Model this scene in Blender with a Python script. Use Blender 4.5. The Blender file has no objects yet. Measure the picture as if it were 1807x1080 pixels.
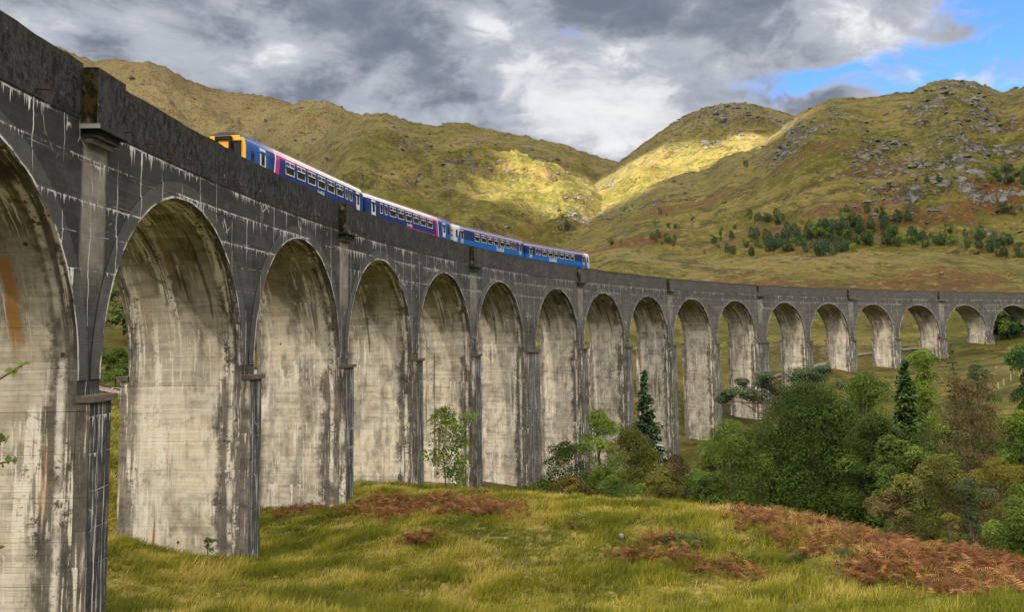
import bpy, math, random
import numpy as np
from mathutils import Matrix, Vector
SC = bpy.context.scene
COL = SC.collection
rnd = random.Random(7)
RS = np.random.RandomState(11)

# ------------------------------------------------------------------ camera
CAM = np.array([-15.5135, 210.9166, 14.0482])
YAW, PITCH, ROLL, FPX = -0.0751, 0.1009, -0.0159, 1638.5
PW, PH = 1807.0, 1080.0
PY = -123.5                                   # principal point above the middle (shift lens)
_fw = np.array([math.cos(YAW)*math.cos(PITCH), math.sin(YAW)*math.cos(PITCH), math.sin(PITCH)])
_rt = np.array([math.sin(YAW), -math.cos(YAW), 0.0])
_up = np.cross(_rt, _fw)
_r2 = _rt*math.cos(ROLL) + _up*math.sin(ROLL)
_u2 = -_rt*math.sin(ROLL) + _up*math.cos(ROLL)
cd = bpy.data.cameras.new('camera'); cam = bpy.data.objects.new('camera', cd); COL.objects.link(cam)
cd.sensor_fit = 'HORIZONTAL'; cd.sensor_width = 36.0
cd.lens = 36.0*FPX/PW
cd.shift_y = PY/PW
cd.clip_start = 0.2; cd.clip_end = 20000
cam.matrix_world = Matrix(((_r2[0], _u2[0], -_fw[0], CAM[0]), (_r2[1], _u2[1], -_fw[1], CAM[1]),
                           (_r2[2], _u2[2], -_fw[2], CAM[2]), (0, 0, 0, 1)))
SC.camera = cam

def azel(px, py):
    d = _fw + _r2*(px-PW/2)/FPX - _u2*(py-(PH/2+PY))/FPX
    return math.atan2(d[1], d[0]), d[2]/math.hypot(d[0], d[1])
def spot(px, py, dist):                        # survey: a bearing and a height angle at a known distance
    a, t = azel(px, py)
    return np.array([CAM[0]+dist*math.cos(a), CAM[1]+dist*math.sin(a), CAM[2]+dist*t])

# ------------------------------------------------------------------ light
SUN_AZ, SUN_EL = math.radians(142), math.radians(33)
SDIR = np.array([math.cos(SUN_EL)*math.cos(SUN_AZ), math.cos(SUN_EL)*math.sin(SUN_AZ), math.sin(SUN_EL)])
sl = bpy.data.lights.new('sun', 'SUN'); sl.energy = 5.0; sl.angle = math.radians(0.6); sl.color = (1.0, 0.88, 0.70)
so = bpy.data.objects.new('sun', sl); COL.objects.link(so)
so.rotation_euler = Vector(SDIR).to_track_quat('Z', 'Y').to_euler(); so.location = (-300, 500, 400)
SC.view_settings.view_transform = 'Standard'; SC.view_settings.look = 'None'
SC.view_settings.exposure = 2.55; SC.view_settings.gamma = 1.0; SC.view_settings.use_curve_mapping = False
CLOUD_T = 0.035                                # sunlight the cloud deck lets through
SKY_GAIN = 0.172                                # radiance of the sky's clouds before exposure
cy = SC.cycles
cy.max_bounces = 8; cy.diffuse_bounces = 5; cy.transmission_bounces = 6; cy.transparent_max_bounces = 12; cy.glossy_bounces = 2
cy.use_denoising = True; cy.caustics_reflective = False; cy.caustics_refractive = False

# ------------------------------------------------------------------ node helpers
class X:
    def __init__(s, nt, sock): s.nt, s.s = nt, sock
    def _m(s, op, o=None, o2=None, clamp=False):
        n = s.nt.nodes.new('ShaderNodeMath'); n.operation = op; n.use_clamp = clamp
        for i, v in enumerate((s, o, o2)):
            if v is None: continue
            if isinstance(v, X): s.nt.links.new(v.s, n.inputs[i])
            else: n.inputs[i].default_value = v
        return X(s.nt, n.outputs[0])
    def __add__(s, o): return s._m('ADD', o)
    __radd__ = __add__
    def __sub__(s, o): return s._m('SUBTRACT', o)
    def __rsub__(s, o): return (s*-1.0)+o
    def __mul__(s, o): return s._m('MULTIPLY', o)
    __rmul__ = __mul__
    def __truediv__(s, o): return s._m('DIVIDE', o)
    def floor(s): return s._m('FLOOR')
    def frac(s): return s._m('FRACT')
    def abs(s): return s._m('ABSOLUTE')
    def pow(s, e): return s._m('POWER', e)
    def max(s, o): return s._m('MAXIMUM', o)
    def min(s, o): return s._m('MINIMUM', o)
    def lt(s, o): return s._m('LESS_THAN', o)
    def gt(s, o): return s._m('GREATER_THAN', o)
    def clamp(s): return s._m('ADD', 0.0, clamp=True)
    def step(s, a, b):                         # smooth 0..1 between a and b (a may exceed b)
        n = s.nt.nodes.new('ShaderNodeMapRange'); n.interpolation_type = 'SMOOTHSTEP'; n.clamp = True
        lo, hi, t0, t1 = (a, b, 0.0, 1.0) if a < b else (b, a, 1.0, 0.0)
        s.nt.links.new(s.s, n.inputs[0])
        n.inputs[1].default_value = lo; n.inputs[2].default_value = hi
        n.inputs[3].default_value = t0; n.inputs[4].default_value = t1
        return X(s.nt, n.outputs[0])
class NT:
    def __init__(s, nt): s.nt = nt; nt.nodes.clear()
    def attr(s, name):
        n = s.nt.nodes.new('ShaderNodeAttribute'); n.attribute_name = name; return n
    def fac(s, name): return X(s.nt, s.attr(name).outputs['Fac'])
    def col(s, name): return X(s.nt, s.attr(name).outputs['Color'])
    def vec(s, name): return X(s.nt, s.attr(name).outputs['Vector'])
    def sep(s, v):
        n = s.nt.nodes.new('ShaderNodeSeparateXYZ'); s.nt.links.new(v.s, n.inputs[0])
        return [X(s.nt, o) for o in n.outputs]
    def comb(s, *v):
        n = s.nt.nodes.new('ShaderNodeCombineXYZ')
        for i, a in enumerate(v):
            if isinstance(a, X): s.nt.links.new(a.s, n.inputs[i])
            else: n.inputs[i].default_value = a
        return X(s.nt, n.outputs[0])
    def noise(s, v, scale=1.0, detail=3.0, rough=0.55, dist=0.0):
        n = s.nt.nodes.new('ShaderNodeTexNoise'); s.nt.links.new(v.s, n.inputs['Vector'])
        n.inputs['Scale'].default_value = scale; n.inputs['Detail'].default_value = detail
        n.inputs['Roughness'].default_value = rough; n.inputs['Distortion'].default_value = dist
        return X(s.nt, n.outputs[0])
    def white(s, v):
        n = s.nt.nodes.new('ShaderNodeTexWhiteNoise'); n.noise_dimensions = '3D'
        s.nt.links.new(v.s, n.inputs['Vector']); return X(s.nt, n.outputs['Value'])
    def vor(s, v, scale, feature='F1'):
        n = s.nt.nodes.new('ShaderNodeTexVoronoi'); n.feature = feature; s.nt.links.new(v.s, n.inputs['Vector'])
        n.inputs['Scale'].default_value = scale; return X(s.nt, n.outputs['Distance'])
    def coord(s, kind):
        n = s.nt.nodes.new('ShaderNodeTexCoord'); return X(s.nt, n.outputs[kind])
    def pos(s):
        n = s.nt.nodes.new('ShaderNodeNewGeometry'); return X(s.nt, n.outputs['Position'])
    def nrm(s):
        n = s.nt.nodes.new('ShaderNodeNewGeometry'); return X(s.nt, n.outputs['Normal'])
    def rand(s):
        n = s.nt.nodes.new('ShaderNodeObjectInfo'); return X(s.nt, n.outputs['Random'])
    def mix(s, f, a, b, blend='MIX'):
        n = s.nt.nodes.new('ShaderNodeMix'); n.data_type = 'RGBA'; n.blend_type = blend
        for i, v in ((0, f), (6, a), (7, b)):
            if isinstance(v, X): s.nt.links.new(v.s, n.inputs[i])
            elif i == 0: n.inputs[0].default_value = v
            else: n.inputs[i].default_value = (*v, 1.0) if len(v) == 3 else v
        return X(s.nt, n.outputs[2])
    def scale(s, c, f):
        n = s.nt.nodes.new('ShaderNodeVectorMath'); n.operation = 'SCALE'
        if isinstance(c, X): s.nt.links.new(c.s, n.inputs[0])
        else: n.inputs[0].default_value = c
        if isinstance(f, X): s.nt.links.new(f.s, n.inputs['Scale'])
        else: n.inputs['Scale'].default_value = f
        return X(s.nt, n.outputs[0])
    def out(s, color, rough=0.9, bump=None, bdist=0.03, bstr=0.6, spec=0.2, metal=0.0, transl=0.0):
        p = s.nt.nodes.new('ShaderNodeBsdfPrincipled'); o = s.nt.nodes.new('ShaderNodeOutputMaterial')
        for key, v in (('Base Color', color), ('Roughness', rough), ('Metallic', metal), ('Specular IOR Level', spec)):
            if isinstance(v, X): s.nt.links.new(v.s, p.inputs[key])
            elif key == 'Base Color': p.inputs[key].default_value = (*v, 1)
            else: p.inputs[key].default_value = v
        if bump is not None:
            b = s.nt.nodes.new('ShaderNodeBump'); b.inputs['Distance'].default_value = bdist
            b.inputs['Strength'].default_value = bstr
            s.nt.links.new(bump.s, b.inputs['Height']); s.nt.links.new(b.outputs[0], p.inputs['Normal'])
        sh = p.outputs[0]
        if transl > 0:
            t = s.nt.nodes.new('ShaderNodeBsdfTranslucent'); m = s.nt.nodes.new('ShaderNodeMixShader')
            if isinstance(color, X): s.nt.links.new(color.s, t.inputs[0])
            else: t.inputs[0].default_value = (*color, 1)
            m.inputs[0].default_value = transl
            s.nt.links.new(sh, m.inputs[1]); s.nt.links.new(t.outputs[0], m.inputs[2]); sh = m.outputs[0]
        s.nt.links.new(sh, o.inputs[0])
def material(name):
    m = bpy.data.materials.new(name); m.use_nodes = True
    return m, NT(m.node_tree)
def plain(name, col, rough=0.6, spec=0.3, metal=0.0, var=0.15, scale=3.0):
    m, n = material(name)
    f = n.noise(n.coord('Object'), scale, 4)
    n.out(n.scale(col, f*(2*var)+(1-var)), rough, spec=spec, metal=metal)
    return m

# ------------------------------------------------------------------ sky (world)
world = bpy.data.worlds.new('World'); SC.world = world; world.use_nodes = True
w = NT(world.node_tree)
bg = w.nt.nodes.new('ShaderNodeBackground'); wo = w.nt.nodes.new('ShaderNodeOutputWorld')
sky = w.nt.nodes.new('ShaderNodeTexSky'); sky.sky_type = 'NISHITA'; sky.sun_disc = False
sky.sun_elevation = SUN_EL; sky.sun_rotation = (math.pi/2-SUN_AZ) % (2*math.pi)
sky.air_density = 1.0; sky.dust_density = 0.3; sky.ozone_density = 2.0
BG = 0.052
d = w.coord('Generated')
dx, dy, dz = w.sep(d)
def dirv(px, py):
    v = _fw + _r2*(px-PW/2)/FPX - _u2*(py-(PH/2+PY))/FPX
    return v/np.linalg.norm(v)
def blob(px, py, rx, ry):                      # soft patch of the sky about one direction, rx by ry degrees
    c = dirv(px, py); h = np.array([c[1], -c[0], 0]); h /= np.linalg.norm(h); v = np.cross(h, c)
    def dot(k): return dx*float(k[0])+dy*float(k[1])+dz*float(k[2])
    a = dot(h)/math.radians(rx); b = dot(v)/math.radians(ry)
    return ((a*a+b*b)*-1.0)._m('EXPONENT') if False else (a*a+b*b).step(2.2, 0.0)*dot(c).gt(0.0)
warp = w.noise(d, 5.0, 3)
dv = w.comb(dx+(warp-0.5)*0.10, dy+(warp-0.5)*0.10, dz*2.1+(warp-0.5)*0.12)
big = w.noise(dv, 5.6, 6, 0.58)
fine = w.noise(dv, 13.0, 8, 0.62, 0.3)
mid = w.noise(dv, 7.5, 7, 0.58, 0.4)
wisp = (mid-0.5)*1.0+(fine-0.5)*0.7
puff = 1.0-((w.noise(dv, 9.0, 6, 0.6, 0.8)-0.5).abs()*4.0)
light = (big-0.5)*1.35+0.36+wisp*1.25+(puff-0.55)*0.16
for (px, py, rx, ry, k) in ((905, 70, 3.0, 3.2, .40), (450, 60, 2.6, 2.6, .26), (1100, 165, 6.5, 3.0, .38), (930, 240, 12, 3.0, .30),
                            (1580, 40, 6, 3, .20), (560, 130, 3, 4, .10), (200, 90, 6, 6, .06),
                            (620, 5, 14, 2.6, -.20), (1200, 20, 9, 2.6, -.22), (760, 110, 6, 4, -.16), (1330, 105, 7, 2.6, -.22),
                            (620, 210, 5, 2.6, .08), (1680, 195, 6, 1.9, .50), (380, 130, 5, 5, -.10)):
    light = light+blob(px, py, rx, ry)*k
light = light+(dz.step(0.30, 0.75))*0.08
lt = light.step(0.02, 1.0)
tex = (fine*.5+mid*.5).step(.36, .64)
ccol = w.mix(lt, w.mix(tex, (0.175, 0.208, 0.270), (0.315, 0.350, 0.420)), w.mix(tex, (0.66, 0.675, 0.715), (0.90, 0.90, 0.915)))
ccol = w.mix(light.step(0.25, 0.55)*light.step(0.85, 0.55)*0.5, ccol, (0.36, 0.41, 0.50))
# openings of blue: along the right and a few small rents
gap = wisp*1.6-0.30+(big-0.5)*0.75
for (px, py, rx, ry, k) in ((1840, 60, 7, 6, .80), (1620, 150, 9, 1.9, .62), (1480, 165, 8, 1.6, .34), (988, 40, 1.5, 1.5, .40), (840, 185, 1.9, 1.9, .26),
                            (1300, 170, 5, 1.4, .15), (2050, 150, 9, 7, .5)):
    gap = gap+blob(px, py, rx, ry)*k
for (px, py, rx, ry, k) in ((1690, 97, 2.2, 1.2, -.40), (1790, 110, 2.0, 1.5, -.30), (1560, 165, 5, .9, -.30), (1400, 190, 4, 1.6, -.45), (1560, 60, 5, 2, -.3)):
    gap = gap+blob(px, py, rx, ry)*k
gap = gap.step(0.02, 0.46)
skyc = X(w.nt, sky.outputs[0])
blue = w.mix(1.0, skyc, (0.28, 0.44, 0.69), 'MULTIPLY')
blue = w.scale(blue, 1.0)
cscaled = w.scale(ccol, SKY_GAIN/BG)
gap = gap*(1.0-(w.noise(dv, 16.0, 7, .65, .5)+(big-.5)*.5).step(.47, .66)*.65)
final = w.mix(gap, cscaled, blue)
w.nt.links.new(final.s, bg.inputs[0]); bg.inputs[1].default_value = BG
w.nt.links.new(bg.outputs[0], wo.inputs[0])

# ------------------------------------------------------------------ mesh helpers
def tag(o, label=None, cat=None, group=None, kind=None):
    if label: o['label'] = label
    if cat: o['category'] = cat
    if group: o['group'] = group
    if kind: o['kind'] = kind
    return o
def np_mesh(name, V, F, mats=(), midx=None, smooth=False, attrs=None):
    """V (n,3); F (m,k) with k 3 or 4, or a list of such arrays"""
    me = bpy.data.meshes.new(name)
    V = np.asarray(V, dtype=np.float32).reshape(-1, 3)
    Fs = [np.asarray(f, dtype=np.int32) for f in (F if isinstance(F, list) else [F]) if len(f)]
    flat = np.concatenate([f.ravel() for f in Fs]); cnt = np.concatenate([np.full(len(f), f.shape[1], np.int32) for f in Fs])
    st = np.concatenate([[0], np.cumsum(cnt)[:-1]]).astype(np.int32)
    me.vertices.add(len(V)); me.vertices.foreach_set('co', V.ravel())
    me.loops.add(len(flat)); me.loops.foreach_set('vertex_index', flat)
    me.polygons.add(len(cnt)); me.polygons.foreach_set('loop_start', st)
    for m in mats: me.materials.append(m)
    if midx is not None: me.polygons.foreach_set('material_index', np.asarray(midx, np.int32))
    me.polygons.foreach_set('use_smooth', np.full(len(cnt), smooth, bool))
    for k, a in (attrs or {}).items():
        a = np.asarray(a, np.float32)
        if a.ndim == 1:
            at = me.attributes.new(k, 'FLOAT', 'POINT'); at.data.foreach_set('value', a)
        else:
            at = me.attributes.new(k, 'FLOAT_VECTOR', 'POINT'); at.data.foreach_set('vector', a.ravel())
    me.update(calc_edges=True)
    return me
def link(name, me, parent=None, loc=None):
    o = bpy.data.objects.new(name, me); COL.objects.link(o)
    if parent is not None: o.parent = parent
    if loc is not None: o.location = loc
    return o
def empty(name, loc=(0, 0, 0), rz=0.0):
    o = bpy.data.objects.new(name, None); COL.objects.link(o); o.location = loc; o.rotation_euler = (0, 0, rz)
    o.empty_display_size = 0.5
    return o
class MB:
    """collects boxes, tubes and polygons into one mesh"""
    def __init__(s): s.V, s.F, s.M = [], [], []
    def add(s, vs, fs, mi=0):
        b = len(s.V); s.V += [tuple(v) for v in vs]
        for f in fs: s.F.append([b+i for i in f]); s.M.append(mi)
    def box(s, x0, x1, y0, y1, z0, z1, mi=0):
        s.add([(x0, y0, z0), (x1, y0, z0), (x1, y1, z0), (x0, y1, z0), (x0, y0, z1), (x1, y0, z1), (x1, y1, z1), (x0, y1, z1)],
              [(0, 3, 2, 1), (4, 5, 6, 7), (0, 1, 5, 4), (1, 2, 6, 5), (2, 3, 7, 6), (3, 0, 4, 7)], mi)
    def tube(s, pts, rad, n=6, mi=0, cap=True):
        pts = [Vector(p) for p in pts]; b0 = len(s.V); prev = None
        for i, p in enumerate(pts):
            t = (pts[min(i+1, len(pts)-1)]-pts[max(i-1, 0)])
            t = t.normalized() if t.length > 1e-9 else Vector((0, 0, 1))
            a = t.cross(Vector((0, 0, 1)) if abs(t.z) < .9 else Vector((1, 0, 0))).normalized()
            if prev is not None: a = (prev-t*prev.dot(t)).normalized()
            prev = a; c = t.cross(a)
            r = rad[i] if hasattr(rad, '__len__') else rad
            for k in range(n):
                q = 2*math.pi*k/n
                s.V.append(tuple(p+a*(r*math.cos(q))+c*(r*math.sin(q))))
        for i in range(len(pts)-1):
            for k in range(n):
                s.F.append([b0+i*n+k, b0+i*n+(k+1) % n, b0+(i+1)*n+(k+1) % n, b0+(i+1)*n+k]); s.M.append(mi)
        if cap:
            s.F.append([b0+k for k in range(n)][::-1]); s.M.append(mi)
            e = b0+(len(pts)-1)*n; s.F.append([e+k for k in range(n)]); s.M.append(mi)
    def mesh(s, name, mats, smooth=False):
        me = bpy.data.meshes.new(name); me.from_pydata(s.V, [], s.F)
        for m in mats: me.materials.append(m)
        me.polygons.foreach_set('material_index', s.M)
        me.polygons.foreach_set('use_smooth', [smooth]*len(s.F))
        me.update(); return me
    def build(s, name, mats, parent=None, smooth=False, loc=None):
        return link(name, s.mesh(name, mats if isinstance(mats, (list, tuple)) else [mats], smooth), parent, loc)

# ------------------------------------------------------------------ numpy noise
def _hash(ix, iy, seed):
    h = (ix.astype(np.int64)*374761393+iy.astype(np.int64)*668265263+seed*974634777) & 0xffffffff
    h = ((h ^ (h >> 13))*1274126177) & 0xffffffff
    h = ((h ^ (h >> 16))*2246822519) & 0xffffffff
    return (h ^ (h >> 15)) & 0xffff
def perlin(x, y, seed=0):
    x = np.asarray(x, float); y = np.asarray(y, float)
    ix = np.floor(x); iy = np.floor(y); fx = x-ix; fy = y-iy
    ux = fx*fx*fx*(fx*(fx*6-15)+10); uy = fy*fy*fy*(fy*(fy*6-15)+10)
    def g(ox, oy):
        a = _hash(ix+ox, iy+oy, seed)*(2*math.pi/65536)
        return np.cos(a)*(fx-ox)+np.sin(a)*(fy-oy)
    a = g(0, 0)*(1-ux)+g(1, 0)*ux; b = g(0, 1)*(1-ux)+g(1, 1)*ux
    return (a*(1-uy)+b*uy)*1.5
def fbm(x, y, seed=0, oct=4, gain=0.5, ridged=False):
    s = 0; a = 1; n = 0
    for i in range(oct):
        p = perlin(np.asarray(x)*2**i+i*17.3, np.asarray(y)*2**i-i*9.1, seed+i)
        if ridged: p = 1-2*np.abs(p)
        s = s+a*p; n += a; a *= gain
    return s/n
def sstep(x, a, b):
    t = np.clip((np.asarray(x, float)-a)/(b-a), 0, 1); return t*t*(3-2*t)

# ------------------------------------------------------------------ viaduct survey (arc about the origin)
RF, TH0, GRADE = 224.16, 1.5639, -0.0068
PITCHV, KING, R_ARCH, WID = 17.0, 2.4857, 7.628, 6.13
HW = PITCHV/2-R_ARCH
Z_CROWN, Z_PAR, Z_LEDGE = 20.2846, 23.73, 12.13
Z_SPR = Z_CROWN-R_ARCH
Z_STR = 21.72                                  # foot of the parapet
def U(k):
    o = 0.0
    for kp in (6, 11):
        o += KING if k > kp else (KING/2 if k == kp else 0)
    return k*PITCHV+o
def hwk(k): return HW+(KING/2 if k in (6, 11) else 0)
def bend(P):
    """(along, depth, height) of the straight viaduct -> world"""
    P = np.asarray(P, float).reshape(-1, 3)
    t = TH0-P[:, 0]/RF; r = RF+P[:, 1]
    return np.stack([r*np.cos(t), r*np.sin(t), P[:, 2]+GRADE*P[:, 0]], -1)
def unbend_xy(x, y):
    return (TH0-np.arctan2(y, x))*RF, np.hypot(x, y)-RF

# ------------------------------------------------------------------ terrain
def pier_pt(k, z, d=0.0):
    q = bend([(U(k), d, 0)])[0]; return (q[0], q[1], z)
ctrl = [(CAM[0], CAM[1], 12.35), (CAM[0]-12, CAM[1], 13.5), (CAM[0]-3, CAM[1]+12, 11.5), (-40, 225, 16), (CAM[0]-5, CAM[1]-14, 12.5), (-30, 150, 14)]
for k, z in ((-1, 13.5), (0, 7.5), (1, 3.6), (2, 2.15), (3, 2.15), (4, .2), (5, -2.2), (6, -5.2), (7, -7.6), (8, -8.6), (9, -8.6), (10, -7.2), (11, -4), (12, 0.2),
             (13, 3.55), (14, 3.7), (15, 5.55), (16, 8.5), (17, 11), (18, 14)):
    ctrl.append(pier_pt(k, z)); ctrl.append(pier_pt(k, z+(0.1 if k < 6 else .5), WID+2))
for a in ((450, 1080, 33), (680, 1080, 36), (903, 1080, 37), (1200, 1080, 36), (1400, 1080, 35), (1807, 1080, 31),
          (700, 960, 50), (1000, 960, 48), (1300, 970, 45), (1550, 1000, 41),
          (650, 866, 68), (760, 873, 68), (880, 876, 67), (1000, 884, 64), (1150, 894, 60), (1300, 905, 55), (1400, 915, 52), (1500, 936, 49), (1620, 968, 45), (1807, 1017, 40),
          (205, 960, 53), (205, 830, 70), (205, 760, 92), (205, 700, 125), (205, 660, 170), (130, 700, 125), (60, 700, 130),
          (1740, 690, 185), (1700, 735, 165), (1800, 660, 200), (1900, 660, 190), (1960, 760, 140),
          (1560, 615, 260), (1700, 600, 280), (1800, 590, 280), (1900, 585, 280), (1350, 640, 240), (1450, 660, 235), (1250, 640, 240), (1150, 600, 230), (1000, 600, 215)):
    ctrl.append(tuple(spot(*a)))
for px, dist, z in ((800, 88, -3.5), (1000, 84, -5), (1200, 78, -5.5), (1350, 72, -4), (1500, 68, -3.5), (1650, 64, -3.5), (1807, 58, -3),
                    (1000, 104, -8), (1300, 110, -8.5), (1500, 105, -8), (1700, 105, -7.5), (1900, 100, -6), (1500, 140, -5), (1700, 135, -4.5),
                    (2300, 60, 3), (2600, 60, 8), (2200, 160, 4), (2600, 160, 8)):
    q = spot(px, 600, dist); ctrl.append((q[0], q[1], z))
for px in (-900, -300, 200, 700, 1200, 1700, 2300, 3000):
    for dist, z in ((330, 17), (420, 20), (700, 26), (2000, 30)):
        q = spot(px, 600, dist); ctrl.append((q[0], q[1], z))
C = np.array(ctrl); _S = 100.0
def _phi(r2): return 0.5*r2*np.log(r2+1e-12)
_n = len(C); _A = np.zeros((_n+3, _n+3)); _dx = (C[:, None, :2]-C[None, :, :2])/_S
_A[:_n, :_n] = _phi((_dx**2).sum(-1))+np.eye(_n)*1e-4
_A[:_n, _n] = 1; _A[:_n, _n+1:] = C[:, :2]/_S; _A[_n, :_n] = 1; _A[_n+1:, :_n] = (C[:, :2]/_S).T
_W = np.linalg.solve(_A, np.concatenate([C[:, 2], [0, 0, 0]]))
def near_z(x, y):
    x = np.asarray(x, float).ravel(); y = np.asarray(y, float).ravel()
    out = np.empty(len(x))
    for i in range(0, len(x), 40000):
        a = x[i:i+40000]; b = y[i:i+40000]
        r2 = ((a[:, None]-C[:, 0])/_S)**2+((b[:, None]-C[:, 1])/_S)**2
        out[i:i+40000] = _phi(r2)@_W[:_n]+_W[_n]+a/_S*_W[_n+1]+b/_S*_W[_n+2]
    return out
# ridge lines: bearing, height angle (as sighted) and distance
RIDGES = {
 'mountain': dict(dist=2700, r0=900, p=1.25, back=.5, pts=[(-700, 150), (-400, 90), (-150, 70), (0, 72), (90, 80), (125, 90), (165, 98), (205, 95), (240, 100), (265, 100), (300, 112), (330, 125),
      (365, 133), (400, 147), (430, 157), (470, 172), (505, 183), (540, 200), (600, 232), (680, 268), (760, 300), (900, 340)]),
 'mountain_shoulder': dict(dist=2100, r0=700, p=1.3, back=.5, pts=[(250, 350), (330, 312), (400, 275), (440, 243), (470, 214), (500, 190), (530, 175), (550, 173), (575, 171), (600, 179), (610, 182), (635, 190), (660, 202),
      (680, 210), (720, 226), (800, 262), (900, 310)]),
 'middle_hill': dict(dist=1500, r0=430, p=1.15, back=.4, pts=[(300, 440), (430, 335), (500, 290), (540, 262), (580, 240), (620, 222), (650, 212), (680, 209), (720, 213), (770, 218), (795, 210), (820, 212),
      (870, 225), (910, 232), (950, 245), (1000, 256), (1020, 262), (1060, 272), (1090, 281), (1100, 285), (1130, 290), (1180, 305), (1300, 345), (1500, 420)]),
 'pointed_hill': dict(dist=1280, r0=460, p=1.1, back=.5, pts=[(940, 440), (975, 405), (1005, 375), (1035, 335), (1060, 312), (1100, 285), (1112, 276), (1140, 258), (1180, 228), (1210, 205), (1240, 190), (1265, 183),
      (1290, 180), (1320, 183), (1340, 186), (1380, 198), (1405, 208), (1440, 222), (1520, 255), (1600, 290)]),
 'rocky_hill': dict(dist=880, r0=400, p=1.0, back=.35, pts=[(940, 450), (985, 425), (1020, 398), (1060, 372), (1110, 340), (1160, 312), (1205, 295), (1250, 286), (1270, 272), (1293, 266), (1320, 266), (1345, 256), (1375, 235),
      (1410, 209), (1440, 196), (1470, 185), (1500, 181), (1530, 179), (1580, 167), (1610, 165), (1640, 147), (1670, 137), (1700, 133), (1720, 134), (1745, 140), (1765, 148), (1807, 145),
      (1900, 130), (2100, 105), (2400, 130), (2900, 200)]),
 'moorland': dict(dist=410, r0=296, p=1.0, back=.06, pts=[(300, 470), (600, 452), (760, 445), (900, 452), (980, 444), (1030, 449), (1070, 441), (1100, 438), (1130, 441), (1165, 453), (1250, 456), (1300, 452), (1380, 452), (1450, 449),
      (1520, 444), (1600, 440), (1650, 443), (1700, 452), (1760, 458), (1807, 463), (2000, 470), (2600, 480)]),
 'wooded_bank': dict(dist=330, r0=150, p=1.0, back=.1, pts=[(-900, 430), (-400, 440), (0, 460), (200, 480), (320, 500), (420, 520), (520, 560), (700, 600)]),
}
for nm, r in RIDGES.items():
    ae = np.array([azel(*p) for p in r['pts']]); o = np.argsort(ae[:, 0])
    r['az'] = ae[o, 0]; r['zr'] = CAM[2]+r['dist']*ae[o, 1]
AZ_NEAR = {'wooded_bank': None}
def terrain(x, y, full=False):
    x = np.asarray(x, float).ravel(); y = np.asarray(y, float).ravel()
    rx, ry = x-CAM[0], y-CAM[1]
    r = np.hypot(rx, ry); az = np.arctan2(ry, rx)
    base = near_z(x, y)
    fl = sstep(r, 330, 520); base = base*(1-fl)+22*fl
    base = base+fbm(x/14, y/14, 3, 3)*.35*sstep(r, 18, 40)+fbm(x/3.1, y/3.1, 5, 3)*.16*sstep(r, 10, 30)
    hz = np.full(len(x), -1e3); which = np.zeros(len(x), int); tt = np.zeros(len(x))
    # rough relief common to all hills: broad lumps, knolls, and ledges that run across the slope
    wx = fbm(x/240, y/240, 31, 2)*70; wy = fbm(x/240, y/240, 33, 2)*70
    rel = fbm((x+wx)/330, (y+wy)/330, 21, 3, .5)*1.3+fbm((x+wy)/95, (y-wx)/95, 22, 3, .5)*.45
    tan_ = az*np.maximum(r, 200)
    warp = fbm(x/130, y/130, 36, 3)*1.1
    led = fbm(tan_/150+warp, r/46+warp*1.3+tan_/260, 41, 4, .55)
    crag_m = sstep(fbm(x/230+3, y/230, 61, 4, .6)+.25*rel, -.02, .34)
    for (cpx, cr_, cw, cl) in ((1695, 800, .055, 150), (1560, 640, .05, 90), (1700, 640, .05, 80), (1270, 1190, .035, 130), (1790, 700, .04, 90)):
        crag_m = np.maximum(crag_m, 1.15*np.exp(-((az-azel(cpx, 300)[0])/cw)**2-((r-cr_)/cl)**2))
    crag = np.clip(np.abs(led)*2.2, 0, 1)
    fine = fbm((x+wy*.3)/30, (y+wx*.3)/30, 45, 4, .6)
    knob = np.maximum(0, fbm(tan_/60+warp, r/34+warp, 47, 3, .5))
    for i, (nm, R) in enumerate(RIDGES.items()):
        jag = fbm(az*120, az*0+i*7.7, 90+i, 4)*R['dist']*0.0022
        zr = np.interp(az, R['az'], R['zr'], left=-60, right=-60)
        dist = R['dist']*(1+.10*fbm(az*6, az*0, 50+i, 2))
        t = (r-R['r0'])/(dist-R['r0'])
        tc = np.clip(t, 0, 1)
        S = tc**R['p']
        S = S*(.7+.3*(tc*(2-tc)))*1.0
        big = nm not in ('moorland', 'wooded_bank')
        z = base+(zr-base)*S
        if big: z = z+jag*np.exp(-((t-1)/.05)**2)
        z = np.where(t > 1, zr-(r-dist)*R['back']+(jag*np.exp(-((t-1)/.05)**2) if big else 0), z)
        z = np.where(t <= 0, -1e3, z)
        amp = np.sin(np.pi*np.clip(t, 0, 1))**.7*np.clip((zr-20)/250, 0, 1)
        sc = (dist/1300)
        if big:
            z = z+amp*(sc*(rel*40-10)+np.sqrt(sc)*(crag_m*(sstep(led, -.06, .08)*8+sstep(led, .16, .25)*7-2)+fine*(4.5+4*crag_m)+knob*5))
        else:
            z = z+np.sin(np.pi*np.clip(t, 0, 1))**.7*(rel*4+fine*1.6)
        m = z > hz
        hz = np.where(m, z, hz); which = np.where(m, i+1, which); tt = np.where(m, tc, tt)
    hill = hz > base
    z = np.maximum(base, hz)
    which = np.where(hill, which, 0)
    if full: return z, which, tt, np.maximum(sstep(led, -.10, -.02)*sstep(led, .16, .08), sstep(led, .12, .18)*sstep(led, .32, .26))*crag_m, crag_m, r, az
    return z
def gz(x, y): return float(terrain([x], [y])[0])
def at(px, dist):                              # a point on the ground at a bearing and a distance
    q = spot(px, 540, dist); return (q[0], q[1], gz(q[0], q[1]))
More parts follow.
